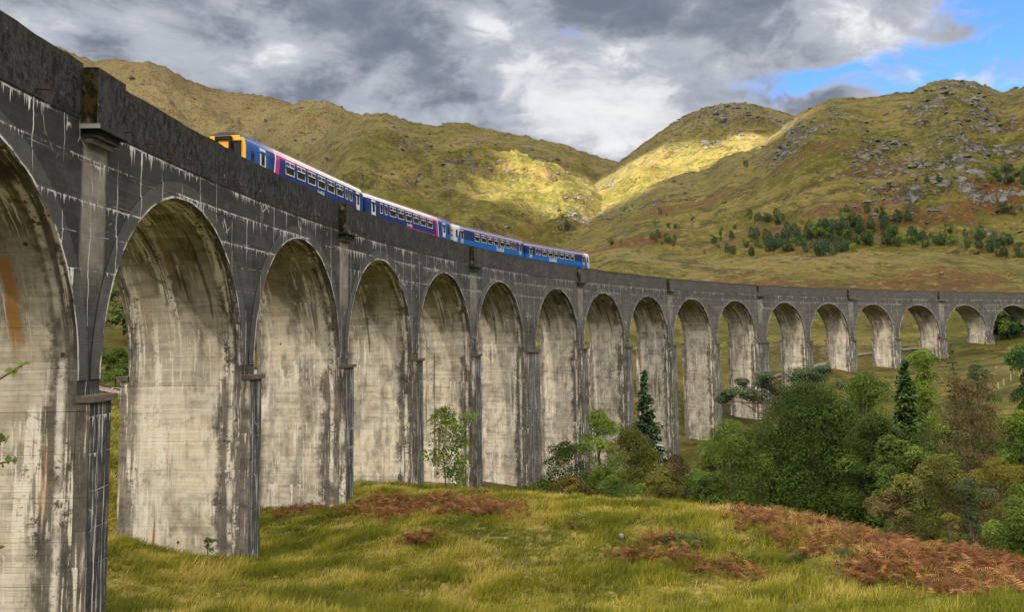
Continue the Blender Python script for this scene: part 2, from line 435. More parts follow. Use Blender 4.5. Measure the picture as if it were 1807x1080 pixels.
def sight(px, py, rmin=25, rmax=4000):         # where a line of sight meets the ground
    a, t = azel(px, py)
    r = np.exp(np.linspace(math.log(rmin), math.log(rmax), 1600))
    x = CAM[0]+r*math.cos(a); y = CAM[1]+r*math.sin(a); z = terrain(x, y)
    i = np.argmax(z >= CAM[2]+r*t)
    return np.array([x[i], y[i], z[i]]), r[i]

# ground materials
BRACKEN = [(1360, 900, 2.2), (1480, 930, 3.0), (1580, 965, 3.0), (1680, 985, 2.8), (1780, 1010, 2.8), (1640, 1005, 2.2), (1740, 1035, 2.0), (1800, 1045, 2.0), (660, 895, 2.0), (520, 905, 1.0), (560, 896, 1.4), (490, 917, .7), (720, 905, 2.0), (800, 905, 1.8), (880, 905, 1.4), (1300, 900, 1.0), (1210, 1000, .7), (1330, 908, 1.6), (1420, 925, 2.6), (1520, 955, 2.6), (1620, 985, 2.4), (1720, 1005, 2.2), (1790, 1030, 2.0), (1560, 1010, 1.6), (1450, 965, 1.6), (1370, 950, 1.0),
           (1190, 985, .9), (1255, 1005, .9), (1310, 1020, .7), (1110, 985, .8), (1165, 955, .6), (760, 890, 2.4), (840, 900, 2.0), (700, 900, 1.6), (910, 912, .8), (620, 905, 1.0), (1650, 1020, 1.2), (1770, 1000, 2.0), (740, 955, .9), (1020, 930, .5)]
BR = [(*sight(px, py, 20)[0][:2], rr) for px, py, rr in BRACKEN]
def bracken_field(x, y):
    f = np.full(len(x), -9.0)
    for bx, by, rr in BR: f = np.maximum(f, 1-np.hypot((x-bx)/rr, (y-by)/rr*.8))
    return f+fbm(np.asarray(x)/1.6, np.asarray(y)/1.6, 14, 3)*.7
def moor_material(name, far):
    m, n = material(name)
    p = n.pos(); px_, py_, pz_ = n.sep(p)
    hs = n.fac('brack'); rk = n.fac('rock'); wet = n.fac('lush')
    s = 1.0 if far else 8.0
    n1 = n.noise(p, .018*s, 5, .6); n2 = n.noise(p, .09*s, 6, .68); n3 = n.noise(p, .5*s, 4, .75)
    n4 = n.noise(n.comb(px_, py_, pz_*1.6), .042*s, 5, .7, .6); n5 = n.noise(n.comb(px_, py_, pz_*2.2), .20*s, 4, .7)
    k = .45 if far else .80
    def sc(r_, g_, b_): return (r_*k, g_*k*1.02, b_*k*(.72 if far else .85))
    g1 = n.mix((n1+(n5-.5)*.5).step(.40, .60), sc(.118, .116, .019), sc(.225, .172, .046))
    g2 = n.mix(n4.step(.42, .60), g1, sc(.080, .086, .014))
    g2 = n.mix(n2.step(.53, .66)*.85, g2, sc(.31, .235, .075))
    dry = n.fac('dry')
    g2 = n.mix((dry*.95+(n1-.5)*.8+(n2-.5)*1.0).clamp(), g2, n.mix(n5.step(.4, .6), sc(.34, .265, .20), sc(.19, .152, .11)))
    g2 = n.mix((wet+(n2-.5)*1.3+(n4-.5)*.8).step(.25, .8)*.6, g2, sc(.125, .138, .013))
    br = (hs*.9+(n2-.5)*2.0+(n5-.5)*1.6).step(.40, .62)
    g3 = n.mix(br*.85, g2, n.mix(n5.step(.4, .6), sc(.115, .052, .026), sc(.19, .092, .045)))
    hea = (n4*.6+n5*.5+(n3-.5)*.3).step(.565, .625)*n1.step(.34, .50)
    g3 = n.mix(hea*.80, g3, sc(.062, .046, .024))
    tus = n5.step(.52, .62)
    g3 = n.mix(tus*.50, g3, sc(.048, .050, .012))
    lo = n.noise(n.comb(px_, py_, pz_), .27*s, 3, .7).step(.56, .66)
    g3 = n.mix(lo*.45, g3, sc(.36, .29, .10))
    nz = n.sep(n.nrm())[2]
    r1 = n.noise(n.comb(px_, py_, pz_*2.2), .11*s, 7, .75, .8); r2 = n.vor(p, .30*s); r3 = n.noise(p, .55*s, 3, .7)
    rockc = n.mix(r1.step(.35, .65), (.026, .027, .029), (.130, .128, .122))
    rockc = n.mix(r2.step(.0, .5), n.scale(rockc, .45), rockc)
    rm = (rk*.50+(r1-.5)*2.4+(r3-.5)*1.9+(.80-nz)*1.5).step(.52, .62)
    c = n.mix(rm, g3, rockc) if far else g3
    c = n.scale(c, n3*1.1+n5*.8+.05) if far else n.scale(c, n3*.9+.55)
    bumpv = n2*1.0+n3*.5+rm*.8 if far else n2*.5+n3*.6
    n.out(c, .95, bump=bumpv, bdist=2.2 if far else .12, bstr=.9 if far else .5, spec=.1)
    return m
MOOR = moor_material('hill grass and rock', True)
MEADOW = moor_material('meadow', False)

def build_terrain():
    az = np.concatenate([np.linspace(-1.45, -.66, 60, endpoint=False), np.linspace(-.66, .52, 800, endpoint=False), np.linspace(.52, 1.5, 60)])
    r = np.concatenate([np.linspace(1.5, 26, 14, endpoint=False), np.exp(np.linspace(math.log(26), math.log(85), 120, endpoint=False)),
                        np.exp(np.linspace(math.log(85), math.log(4200), 540))])
    Rg, Ag = np.meshgrid(r, az, indexing='ij')
    x = (CAM[0]+Rg*np.cos(Ag)).ravel(); y = (CAM[1]+Rg*np.sin(Ag)).ravel()
    z, which, tt, cr, cm, rr, aa = terrain(x, y, True)
    nr, na = len(r), len(az)
    V = np.stack([x, y, z], -1)
    idx = np.arange(nr*na).reshape(nr, na)
    F = np.stack([idx[:-1, :-1], idx[1:, :-1], idx[1:, 1:], idx[:-1, 1:]], -1).reshape(-1, 4)
    fw = which[F[:, 0]]
    # attributes: bracken, crag rock, lush and dry
    b = np.where(rr < 100, bracken_field(x, y)*.55+.1, sstep(fbm(x/90, y/90, 17, 4)+.35*fbm(x/22, y/22, 18, 3), -.04, .36)*sstep(rr, 130, 380)*np.where((which == 5) | (which == 6) | (which == 4), sstep(tt, .95, .25)*.8+.35, .55))
    names = list(RIDGES)
    rock_gain = np.array([0, .55, .75, .55, .9, 1.0, .15, .0])[which]
    rock = np.clip(cr*.9+.15, 0, 1)*rock_gain*sstep(tt, .15, .45)
    peak = sstep(tt, .6, .98)
    rock = rock+peak*.25*rock_gain
    rock = np.where(rr < 280, -.6, rock)
    dry = np.array([.1, .95, .62, .22, .22, .12, .22, .1])[which]+(fbm(x/300, y/300, 19, 3)*.35)*(rr > 200)+peak*.25*(which > 0)
    lush = np.where(rr < 230, .35+fbm(x/6, y/6, 23, 3)*.8, .30+fbm(x/120, y/120, 24, 3)*.6)
    lush = np.where(which == 1, -.3, lush)
    label = {0: ('ground', 'grassy foreground and valley floor under the viaduct'),
             1: ('mountain', 'farthest mountain of dry golden grass rising behind the train'),
             2: ('mountain', 'craggy shouldered peak between the golden mountain and the middle hill'),
             3: ('hill', 'broad green middle hill with scattered rock behind the train'),
             4: ('hill', 'pointed rocky hill with the sunlit flank beside the saddle'),
             5: ('hill', 'large rocky hill filling the right side'),
             6: ('moorland', 'low grassy moor directly behind the parapet of the far arches'),
             7: ('wooded_bank', 'low bank seen through the nearest full arch')}
    for w_ in range(8):
        f = F[fw == w_]
        if not len(f): continue
        u, inv = np.unique(f, return_inverse=True)
        me = np_mesh(label[w_][0], V[u], inv.reshape(-1, 4), [MEADOW, MOOR] if w_ == 0 else [MOOR], (rr[f[:, 0]] > 100+8*fbm(x[f[:, 0]]/6, y[f[:, 0]]/6, 2, 3)).astype(int) if w_ == 0 else None, smooth=True,
                     attrs=dict(brack=b[u], rock=rock[u], dry=dry[u], lush=lush[u]))
        tag(link(label[w_][0], me), label[w_][1], label[w_][0].replace('_', ' '), None, 'structure')
build_terrain()

# ------------------------------------------------------------------ unseen deck added to shade the scene, its rent shaped to light the hill
def added_cloud_deck():
    zc = 1150.0
    tx = [(1378, 232), (1335, 248), (1290, 256), (1240, 268), (1190, 283), (1140, 298), (1090, 315), (1052, 332), (1020, 343), (985, 343), (950, 336), (905, 328)]
    wd = [22, 34, 46, 60, 78, 84, 84, 84, 84, 78, 56, 26]
    pts = []
    for (px, py) in tx:
        q, _ = sight(px, py, 450)
        pts.append(q+SDIR*((zc-q[2])/SDIR[2]))
    pts = np.array(pts)
    g = 24.0
    xs = np.arange(-3600, 3000, g); ys = np.arange(-2400, 3600, g)
    Xg, Yg = np.meshgrid(xs, ys, indexing='ij'); x = Xg.ravel(); y = Yg.ravel()
    gap = np.zeros(len(x))
    for i in range(len(pts)-1):
        for s in np.linspace(0, 1, 5, endpoint=False):
            c = pts[i]*(1-s)+pts[i+1]*s; wdt = wd[i]*(1-s)+wd[i+1]*s
            dd = np.hypot(x-c[0], y-c[1])
            gap = np.maximum(gap, 1-sstep(dd, wdt*.55, wdt*1.5))
    gap = sstep(gap+fbm(x/110, y/110, 5, 3)*.35, .15, .7)
    # thinned so that more sunlight reaches the golden mountain
    far = sstep(np.hypot(x-1560, y-1560), 800, 350)
    thin = np.clip(.05*fbm(x/500, y/500, 9, 3)+.07*far, -.02, .5)
    edge = sstep(np.abs(x+300)-3300+fbm(x/700, y/700, 3, 3)*300, -100, -400)*sstep(np.abs(y-600)-3000+fbm(x/700, y/700, 4, 3)*500, -200, -700)
    edge = edge*np.where(np.abs(np.arctan2(y-CAM[1], x-CAM[0])+.08) < .62, sstep(np.hypot(x-CAM[0], y-CAM[1]), 2950, 2650), 1.0)
    T = np.clip(CLOUD_T+thin, 0.05, .8); T = T*(1-gap)+gap; T = 1-(1-T)*edge
    zz = zc+fbm(x/380, y/380, 8, 4)*35
    nx, ny = len(xs), len(ys); idx = np.arange(nx*ny).reshape(nx, ny)
    F = np.stack([idx[:-1, :-1], idx[1:, :-1], idx[1:, 1:], idx[:-1, 1:]], -1).reshape(-1, 4)
    top = zc+70+fbm(x/300, y/300, 12, 4)*45
    V = np.concatenate([np.stack([x, y, zz], -1), np.stack([x+SDIR[0]/SDIR[2]*(top-zz), y+SDIR[1]/SDIR[2]*(top-zz), top], -1)])
    N = nx*ny
    rim = []
    for a in (idx[0, :], idx[-1, ::-1], idx[::-1, 0], idx[:, -1]):
        rim.append(np.stack([a[:-1], a[1:], a[1:]+N, a[:-1]+N], -1))
    F = np.concatenate([F, F[:, ::-1]+N]+rim)
    m, n = material('added_cloud')
    tr = n.nt.nodes.new('ShaderNodeBsdfTransparent'); tl = n.nt.nodes.new('ShaderNodeBsdfTranslucent')
    tl.inputs[0].default_value = (.72, .73, .745, 1)
    mx = n.nt.nodes.new('ShaderNodeMixShader'); o = n.nt.nodes.new('ShaderNodeOutputMaterial')
    f = 1.0-n.fac('clear')
    n.nt.links.new(f.s, mx.inputs[0]); n.nt.links.new(tr.outputs[0], mx.inputs[1]); n.nt.links.new(tl.outputs[0], mx.inputs[2])
    n.nt.links.new(mx.outputs[0], o.inputs[0])
    me = np_mesh('added_cloud', V, F, [m], smooth=True, attrs=dict(clear=np.sqrt(np.concatenate([T, T]))))
    tag(link('added_cloud', me), 'overcast added out of view to shade the valley, its rent shaped to sunlight the hill', 'added_cloud', None, 'structure')
added_cloud_deck()

# ------------------------------------------------------------------ concrete
def concrete_front():
    m, n = material('weathered concrete face')
    P = n.vec('flat'); u, dp, z = n.sep(P)
    ring = n.fac('rim')                        # distance from the opening's edge (9 elsewhere)
    uz = n.comb(u, 0.0, z)
    n1 = n.noise(uz, .25, 5, .6); n2 = n.noise(uz, 1.1, 6, .65); n3 = n.noise(uz, 6.0, 5, .7)
    wob = (n2-.5)*.10
    bz = (z+wob*.3)/.21
    board = n.white(n.comb((u/2.6).floor(), bz.floor(), 3.0))
    bl = (bz.frac()-.5).abs().step(.44, .5)
    lz = (z+wob*.4)/1.27; lift = lz.frac(); cell = lz.floor()
    joint = (lift-.5).abs().step(.485, .497)
    v = n1*.7+n2*.55+board*.10+n3*.25-.18
    far = (u+n1*60.0).step(45, 170)  # paler far along: lighter weathering plus haze put into the colour
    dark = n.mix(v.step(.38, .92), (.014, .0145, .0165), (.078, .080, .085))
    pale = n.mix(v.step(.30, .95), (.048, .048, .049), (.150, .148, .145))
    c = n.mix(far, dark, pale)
    c = n.mix(bl*.45*n3.step(.3, .6), c, (.018, .018, .019))
    c = n.mix((z+(n2-.5)*2.2+(n1-.5)*2.0).step(18.8, 21.6)*.62, c, n.mix(far, (.016, .0165, .018), (.062, .062, .063)))
    c = n.mix(n.noise(uz, .8, 5, .7).step(.55, .68)*.40, c, n.mix(far, (.085, .087, .092), (.17, .168, .165)))
    # light strip sheltered below each refuge
    pu = n.fac('strip'); below = 21.2-z
    st = (pu+(n2-.5)*.5).step(1.05, .80)*below.step(-.1, .1)*(below+(n1-.5)*6.0).step(7.0, 2.6)
    c = n.mix(st*.9, c, n.mix(n2.step(.3, .7), (.135, .128, .112), (.27, .255, .22)))
    # white lime: runs hanging from the pour joints, lines along them, cracks
    patch = n.noise(n.comb(u, 0.0, z*1.2), .28, 2, .5)
    ln = n.noise(n.comb(u*5.0, cell*13.7, 0.0), 1.0, 2, .8)
    length = (ln.step(.47, .80))*patch.step(.52, .70)*n.white(n.comb(cell, (u/5.0).floor(), 1.0)).gt(.45)
    hang = 1.0-lift
    drip = (length*1.0-hang).step(.0, .06)*hang.lt(.97)*ln.step(.45, .55)
    line = joint*n.noise(n.comb(u*1.2, cell*7.0, z*2.0), 1.0, 5, .75).step(.49, .58)*patch.step(.44, .56)
    for zz, am in ((21.62, 1.0), (20.45, .8), (18.9, .5)):
        hh = zz+wob*.8-z; lnz = n.noise(n.comb(u*4.2, zz*9.1, 0.0), 1.0, 3, .85); pz_ = n.noise(n.comb(u, zz*3.0, 0.0), .22, 2)
        dr_ = ((lnz.step(.46, .80)*pz_.step(.40, .58)*1.5*am)-hh).step(0.0, .12)*hh.gt(-.03)*lnz.step(.42, .50)
        drip = drip.max(dr_).max((hh.abs()).step(.04, .015)*n.noise(n.comb(u*1.3, zz*5.0, z*2.0), 1.0, 5, .75).step(.48, .56)*pz_.step(.40, .52))
    cu = (u+(n.noise(n.comb(0.0, z*.7, u*.05), 1.0, 3)-.5)*.5)/2.1
    cr = ((cu.frac()-.5).abs()).step(.479, .493)*n.noise(n.comb(cu.floor()*9.1, 0.0, z*.30), 1.0, 2).step(.45, .52)*patch.step(.34, .48)
    lime = drip.max(line).max(cr)*n3.step(.25, .5)*(1.0-far*.55)
    net = n.vor(n.comb(u, n2*.6, z*.8), .9, 'DISTANCE_TO_EDGE').step(.030, .010)*n.noise(uz, .4, 3).step(.58, .66)
    lime = lime.max(net*.7)
    # crust along the arris of the arch
    er = ring+(n2-.5)*.22+(n3-.5)*.10
    lime = lime.max(er.step(.11, .04)*n.noise(uz, .9, 4, .7).step(.43, .56))
    c = n.mix(ring.lt(.8)*.35, c, n.mix(n2, (.075, .076, .079), (.15, .15, .152)))
    c = n.mix(ring.step(.74, .79)*ring.lt(1.2)*.8, c, (.012, .012, .013))
    # streaky lower faces
    low = z.step(12.6, 11.5)
    vst = n.noise(n.comb(u*6.0, 5.0, z*.22), 1.0, 4, .75)
    lime = lime.max(vst.step(.53, .62)*low*n1.step(.30, .50)*.85)
    c = n.mix((lime*.95).clamp(), c, n.mix(n3, (.46, .46, .47), (.74, .74, .75)))
    rust = n.noise(n.comb(u*2.2, 2.0, z*.18), 1.0, 3, .6).step(.66, .74)*n2.step(.45, .6)
    c = n.mix(rust*.35, c, (.17, .095, .05))
    n.out(c, .92, bump=n2*.35+n3*.25-bl*.35-joint*.8+lime*.35+board*.25, bdist=.035, bstr=.8, spec=.2)
    return m
def concrete_side():
    m, n = material('pale board marked concrete')
    P = n.vec('flat'); u, dp, z = n.sep(P); kk = n.fac('which')
    arc = n.fac('arc')                         # height measured round the barrel
    q = n.comb(dp, kk*7.31, arc)
    n1 = n.noise(q, .30, 4, .6); n2 = n.noise(q, 1.0, 6, .65); n3 = n.noise(q, 5.0, 5, .7)
    wob = (n2-.5)*.12
    bz = (arc+wob*.25)/.19
    board = n.white(n.comb(bz.floor(), kk, (dp/3.3+board_off(n, bz)).floor()))
    bl = (bz.frac()-.5).abs().step(.43, .5)
    streakh = n.noise(n.comb(dp*.35, kk*3.0, arc*5.0), 1.0, 5, .7)
    lz = (arc+wob*.35)/1.45; lift = lz.frac(); cell = lz.floor(); joint = (lift-.5).abs().step(.484, .496)
    tone = n1*.65+n2*.55+board*.12+streakh*.35-.16
    c = n.mix(tone.step(.44, .86), (.235, .218, .190), (.62, .575, .485))
    c = n.mix(n.noise(q, .55, 4, .6).step(.52, .70)*.6, c, (.60, .475, .33))
    pv = n.white(n.comb(kk.floor(), 3.0, 5.0))
    big_ = n.noise(n.comb(dp*.55, kk*2.3, arc*.16), 1.0, 5, .65)
    c = n.mix((big_+(pv-.5)*.14).step(.49, .60)*.78, c, n.mix((n2*.6+n3*.4).step(.38, .60), (.13, .125, .112), (.33, .315, .28)))
    lt_ = n.white(n.comb(cell, kk, 7.0))
    c = n.mix(lt_.gt(.62)*(n1-.42).step(.0, .14)*.42, c, n.mix(n2.step(.4, .6), (.16, .145, .12), (.30, .27, .225)))
    c = n.mix(n.noise(q, .8, 5, .7).step(.56, .68)*lt_*.55, c, (.55, .36, .22))
    c = n.mix(bl*streakh.step(.46, .64)*n2.step(.35, .6)*.45, c, (.085, .075, .06))
    sty = n.noise(n.comb(dp*3.5, kk*9.0, arc*.24), 1.0, 5, .75).step(.56, .68)*n.noise(n.comb(dp*.5, kk*4.4, arc*.3), 1.0, 3).step(.44, .58)
    c = n.mix(sty*.50, c, (.095, .09, .08))
    # algae patches; barrel darkened upward by algae and shade painted into the colour
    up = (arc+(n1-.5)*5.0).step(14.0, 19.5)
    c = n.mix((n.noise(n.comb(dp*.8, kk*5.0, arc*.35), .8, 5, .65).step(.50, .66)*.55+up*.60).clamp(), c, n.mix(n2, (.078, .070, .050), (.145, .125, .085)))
    # soot-dark margin along both open edges
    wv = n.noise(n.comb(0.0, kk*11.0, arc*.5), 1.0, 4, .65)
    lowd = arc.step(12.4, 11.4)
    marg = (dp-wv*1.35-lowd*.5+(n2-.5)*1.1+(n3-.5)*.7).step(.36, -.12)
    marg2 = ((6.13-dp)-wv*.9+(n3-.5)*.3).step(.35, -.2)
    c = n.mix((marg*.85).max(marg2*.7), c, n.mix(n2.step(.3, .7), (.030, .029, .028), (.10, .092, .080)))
    # lime: broad curtains, runs from joints and thin runs on the barrel
    cur = n.noise(n.comb(dp*2.6, kk*3.7, arc*.16), 1.0, 4, .72)
    zone = n.noise(n.comb(dp*.45, kk*9.7, arc*.20), 1.0, 3, .55)
    curtain = (cur+(n3-.5)*.12).step(.50, .60)*zone.step(.46, .58)
    ln = n.noise(n.comb(dp*4.2, kk*3.0, cell*9.7), 1.0, 2, .8)
    hang = 1.0-lift
    drip = (ln.step(.50, .86)*zone.step(.50, .62)-hang).step(.0, .08)*n.white(n.comb(cell, kk, 2.0)).gt(.45)
    l2 = arc/4.3+kk*.37; ln2 = n.noise(n.comb(dp*3.1, kk*5.0, l2.floor()*7.7), 1.0, 3, .8)
    drip = drip.max((ln2.step(.50, .80)*n.noise(n.comb(dp*.7, kk, l2.floor()*3.0), 1.0, 2).step(.44, .60)-(1.0-l2.frac())).step(.0, .06))
    thin = n.noise(n.comb(dp*5.5+(n2-.5)*.8, kk*2.0, arc*.13), 1.0, 3, .7).step(.60, .66)*n.noise(n.comb(dp*.9, kk*4.0, arc*.5), 1.0, 3).step(.50, .60)
    crust = ((dp-.35-wv*.35).abs()+(n3-.5)*.25).step(.20, .05)*n.noise(n.comb(0.0, kk*6.0, arc*.45), 1.0, 3).step(.42, .54)
    fs = n.noise(n.comb(dp*8.5, kk*6.0, arc*.30), 1.0, 4, .75).step(.56, .62)*n.noise(n.comb(dp*.6, kk*2.9, arc*.22), 1.0, 3, .6).step(.44, .56)
    curtain = curtain.max(fs)*(n2*.5+n3*.5+streakh*.2).step(.46, .60)
    lime = (curtain*1.0).max(drip*.85).max(thin*.8).max(crust*.85)*(n3*.7+n2*.3).step(.38, .48)
    c = n.mix(lime.clamp(), c, n.mix(n2, (.58, .52, .44), (.70, .69, .66)))
    rust = n.noise(n.comb(dp*1.5, kk*8.0, arc*.14), 1.0, 4, .65).step(.57, .68)*n2.step(.40, .62)
    c = n.mix(rust*.6, c, (.36, .19, .07))
    osz = ((dp+(n2-.5)*.25-2.05).abs()).step(.34, .10)*(arc+(n1-.5)*1.5).step(17.2, 16.8)*arc.step(12.9, 14.6)*(kk-1.0).abs().lt(.2)
    c = n.mix(osz*.85, c, (.30, .145, .03))
    seep = n.noise(n.comb(dp*1.7, kk*6.3, arc*.10), 1.0, 2, .5).step(.68, .71)*n3.step(.2, .4)
    c = n.mix(seep*.7, c, (.055, .043, .03))
    pit = n.vor(n.comb(dp, kk*4.0, arc), .55).step(.055, .035)
    c = n.mix(pit*.9, c, (.03, .025, .02))
    n.out(c, .93, bump=n2*.35+n3*.22-bl*.45-joint*.8+lime*.3-pit*1.5+board*.3, bdist=.03, bstr=.75, spec=.18)
    return m
def board_off(n, bz): return n.white(n.comb(bz.floor(), 4.0, 1.0))
def concrete_parapet():
    m, n = material('lichen blackened parapet')
    P = n.vec('flat'); u, dp, z = n.sep(P); uz = n.comb(u, dp, z)
    n1 = n.noise(uz, .5, 4, .6); n2 = n.noise(n.comb(u*1.3, dp, z*.8), 2.2, 7, .75, .4); n3 = n.noise(uz, 9.0, 5, .75)
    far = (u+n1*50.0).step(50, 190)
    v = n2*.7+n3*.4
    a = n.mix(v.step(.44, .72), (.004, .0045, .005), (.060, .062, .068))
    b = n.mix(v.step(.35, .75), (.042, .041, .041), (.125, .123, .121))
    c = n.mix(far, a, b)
    c = n.mix(n1.step(.45, .65)*.35, c, n.mix(far, (.05, .052, .056), (.13, .128, .125)))
    c = n.mix(n.noise(uz, 1.6, 4, .7).step(.58, .72)*.15, c, n.mix(far, (.045, .035, .022), (.085, .072, .055)))
    top = (z+(n2-.5)*.9).step(23.2, 23.75)
    c = n.mix(top*.45, c, n.mix(n3, (.018, .015, .010), (.05, .040, .018)))
    lich = n.noise(uz, 3.2, 3, .5).step(.68, .72)
    c = n.mix(lich*.35, c, (.16, .165, .16))
    bz = z/.23; bl = (bz.frac()-.5).abs().step(.42, .5)
    patch = n.noise(uz, .35, 2).step(.46, .6)
    cell = (z/.62).floor(); hang = 1.0-(z/.62).frac()
    ln = n.noise(n.comb(u*4.5, cell*13.0, 0.0), 1.0, 2, .8)
    drip = (ln.step(.52, .9)*patch-hang).step(0.0, .08)
    lowz = z.step(22.9, 22.2)
    net = n.vor(n.comb(u, n2*.7, z), 1.05, 'DISTANCE_TO_EDGE').step(.020, .006)*n.noise(uz, .5, 3).step(.57, .66)
    c = n.mix((drip.max(net*.8)*lowz*n3.step(.3, .5)*(1.0-far*.6)*.9).clamp(), c, (.48, .48, .49))
    n.out(c, .95, bump=n2*.8+n3*.4-bl*.3, bdist=.045, bstr=.75, spec=.15)
    return m
def mossy():
    m, n = material('mossy return face')
    P = n.vec('flat'); n2 = n.noise(P, 2.4, 6, .7); n3 = n.noise(P, 9.0, 4, .7)
    c = n.mix(n2.step(.40, .62), (.008, .008, .006), (.048, .040, .009))
    c = n.mix(n.noise(P, 1.2, 3).step(.56, .66), c, (.12, .112, .095))
    n.out(c, .95, bump=n2+n3*.5, bdist=.05, bstr=.9, spec=.1); return m
M_FRONT, M_SIDE, M_PAR, M_MOSS = concrete_front(), concrete_side(), concrete_parapet(), mossy()
M_CAP = plain('ledge stone', (.10, .085, .072), .9, .2, var=.6, scale=5)
M_RUST = plain('rusty iron', (.075, .035, .022), .85, .2, var=.4, scale=9)
M_BALLAST = plain('track ballast', (.14, .12, .10), .95, .1, var=.6, scale=14)
M_STEEL = plain('rail steel', (.20, .16, .13), .5, .5, metal=.6)

class SM:
    """straight-viaduct mesh: keeps flat coordinates as attributes, then bends"""
    def __init__(s): s.V, s.F, s.M, s.rim, s.arc, s.st = [], [], [], [], [], []
    def quad(s, vs, mi=0, rim=None, arc=None):
        b = len(s.V); s.V += [tuple(v) for v in vs]
        s.rim += list(rim) if rim is not None else [9.0]*len(vs)
        s.arc += list(arc) if arc is not None else [v[2] for v in vs]
        s.F.append(list(range(b, b+len(vs)))); s.M.append(mi)
    def box(s, u0, u1, d0, d1, z0, z1, mf=0, ms=None, mt=None, skip='', dz=0.0):
        """mf front/back, ms ends (u faces), mt top/bottom"""
        ms = mf if ms is None else ms; mt = mf if mt is None else mt
        if 'f' not in skip: s.quad([(u0, d0, z0), (u1, d0, z0), (u1, d0, z1), (u0, d0, z1)], mf)
        if 'b' not in skip: s.quad([(u1, d1, z0), (u0, d1, z0), (u0, d1, z1), (u1, d1, z1)], mf)
        if 'l' not in skip: s.quad([(u0, d1, z0), (u0, d0, z0), (u0, d0, z1), (u0, d1, z1)], ms)
        if 'r' not in skip: s.quad([(u1, d0, z0), (u1, d1, z0), (u1, d1, z1), (u1, d0, z1)], ms)
        if 't' not in skip: s.quad([(u0, d0, z1), (u1, d0, z1), (u1, d1, z1), (u0, d1, z1)], mt)
        if 'o' not in skip: s.quad([(u0, d1, z0), (u1, d1, z0), (u1, d0, z0), (u0, d0, z0)], mt)
    def build(s, name, mats, parent, which=0.0):
        F3 = [f for f in s.F if len(f) == 4]
        V = np.array(s.V)
        near = np.array([U(k) for k in range(-1, 19, 2)])
        strip = np.abs(V[:, 0][:, None]-near).min(1)
        # strip is only linear on short faces: long faces keep a large value
        me = np_mesh(name, bend(V), np.array(F3), mats, s.M, attrs=dict(flat=V, rim=np.array(s.rim), arc=np.array(s.arc), which=np.full(len(V), which), strip=strip))
        return link(name, me, parent)
VIA = empty('viaduct', tuple(bend([(U(2), 3, 0)])[0]))
tag(VIA, 'long curved concrete railway viaduct of tall round arches crossing the valley', 'viaduct')
_vo = Vector(VIA.location)
def vfix(o): o.matrix_parent_inverse = Matrix.Translation(-_vo); return o
KS = range(-1, 19)
ground_at = {k: float(terrain(*[np.array([v]) for v in bend([(U(k), 3, 0)])[0][:2]])[0])-GRADE*U(k) for k in KS}
for k in KS:
    u, h = U(k), hwk(k); zg = ground_at[k]-5
    s = SM(); s.box(u-h, u+h, 0, WID, zg, Z_SPR, 0, 1, 0, 't')
    pier = vfix(s.build('pier', [M_FRONT, M_SIDE], VIA, k))
    for side in (0, 1):
        s = SM(); hb = h*.98
        d0, d1 = (-.46, -.002) if side == 0 else (WID+.002, WID+.46)
        s.box(u-hb, u+hb, d0, d1, zg, Z_LEDGE-.22, 0, 1, 0, 'o')
        b = s.build('buttress', [M_FRONT, M_SIDE], pier, k+.37)
        s = SM()
        d0, d1 = (-.64, .0) if side == 0 else (WID, WID+.64)
        s.box(u-hb-.10, u+hb+.10, d0, d1, Z_LEDGE-.22, Z_LEDGE, 0, 0, 0)
        s.build('ledge_stone', [M_CAP], pier, k)
NA = 56
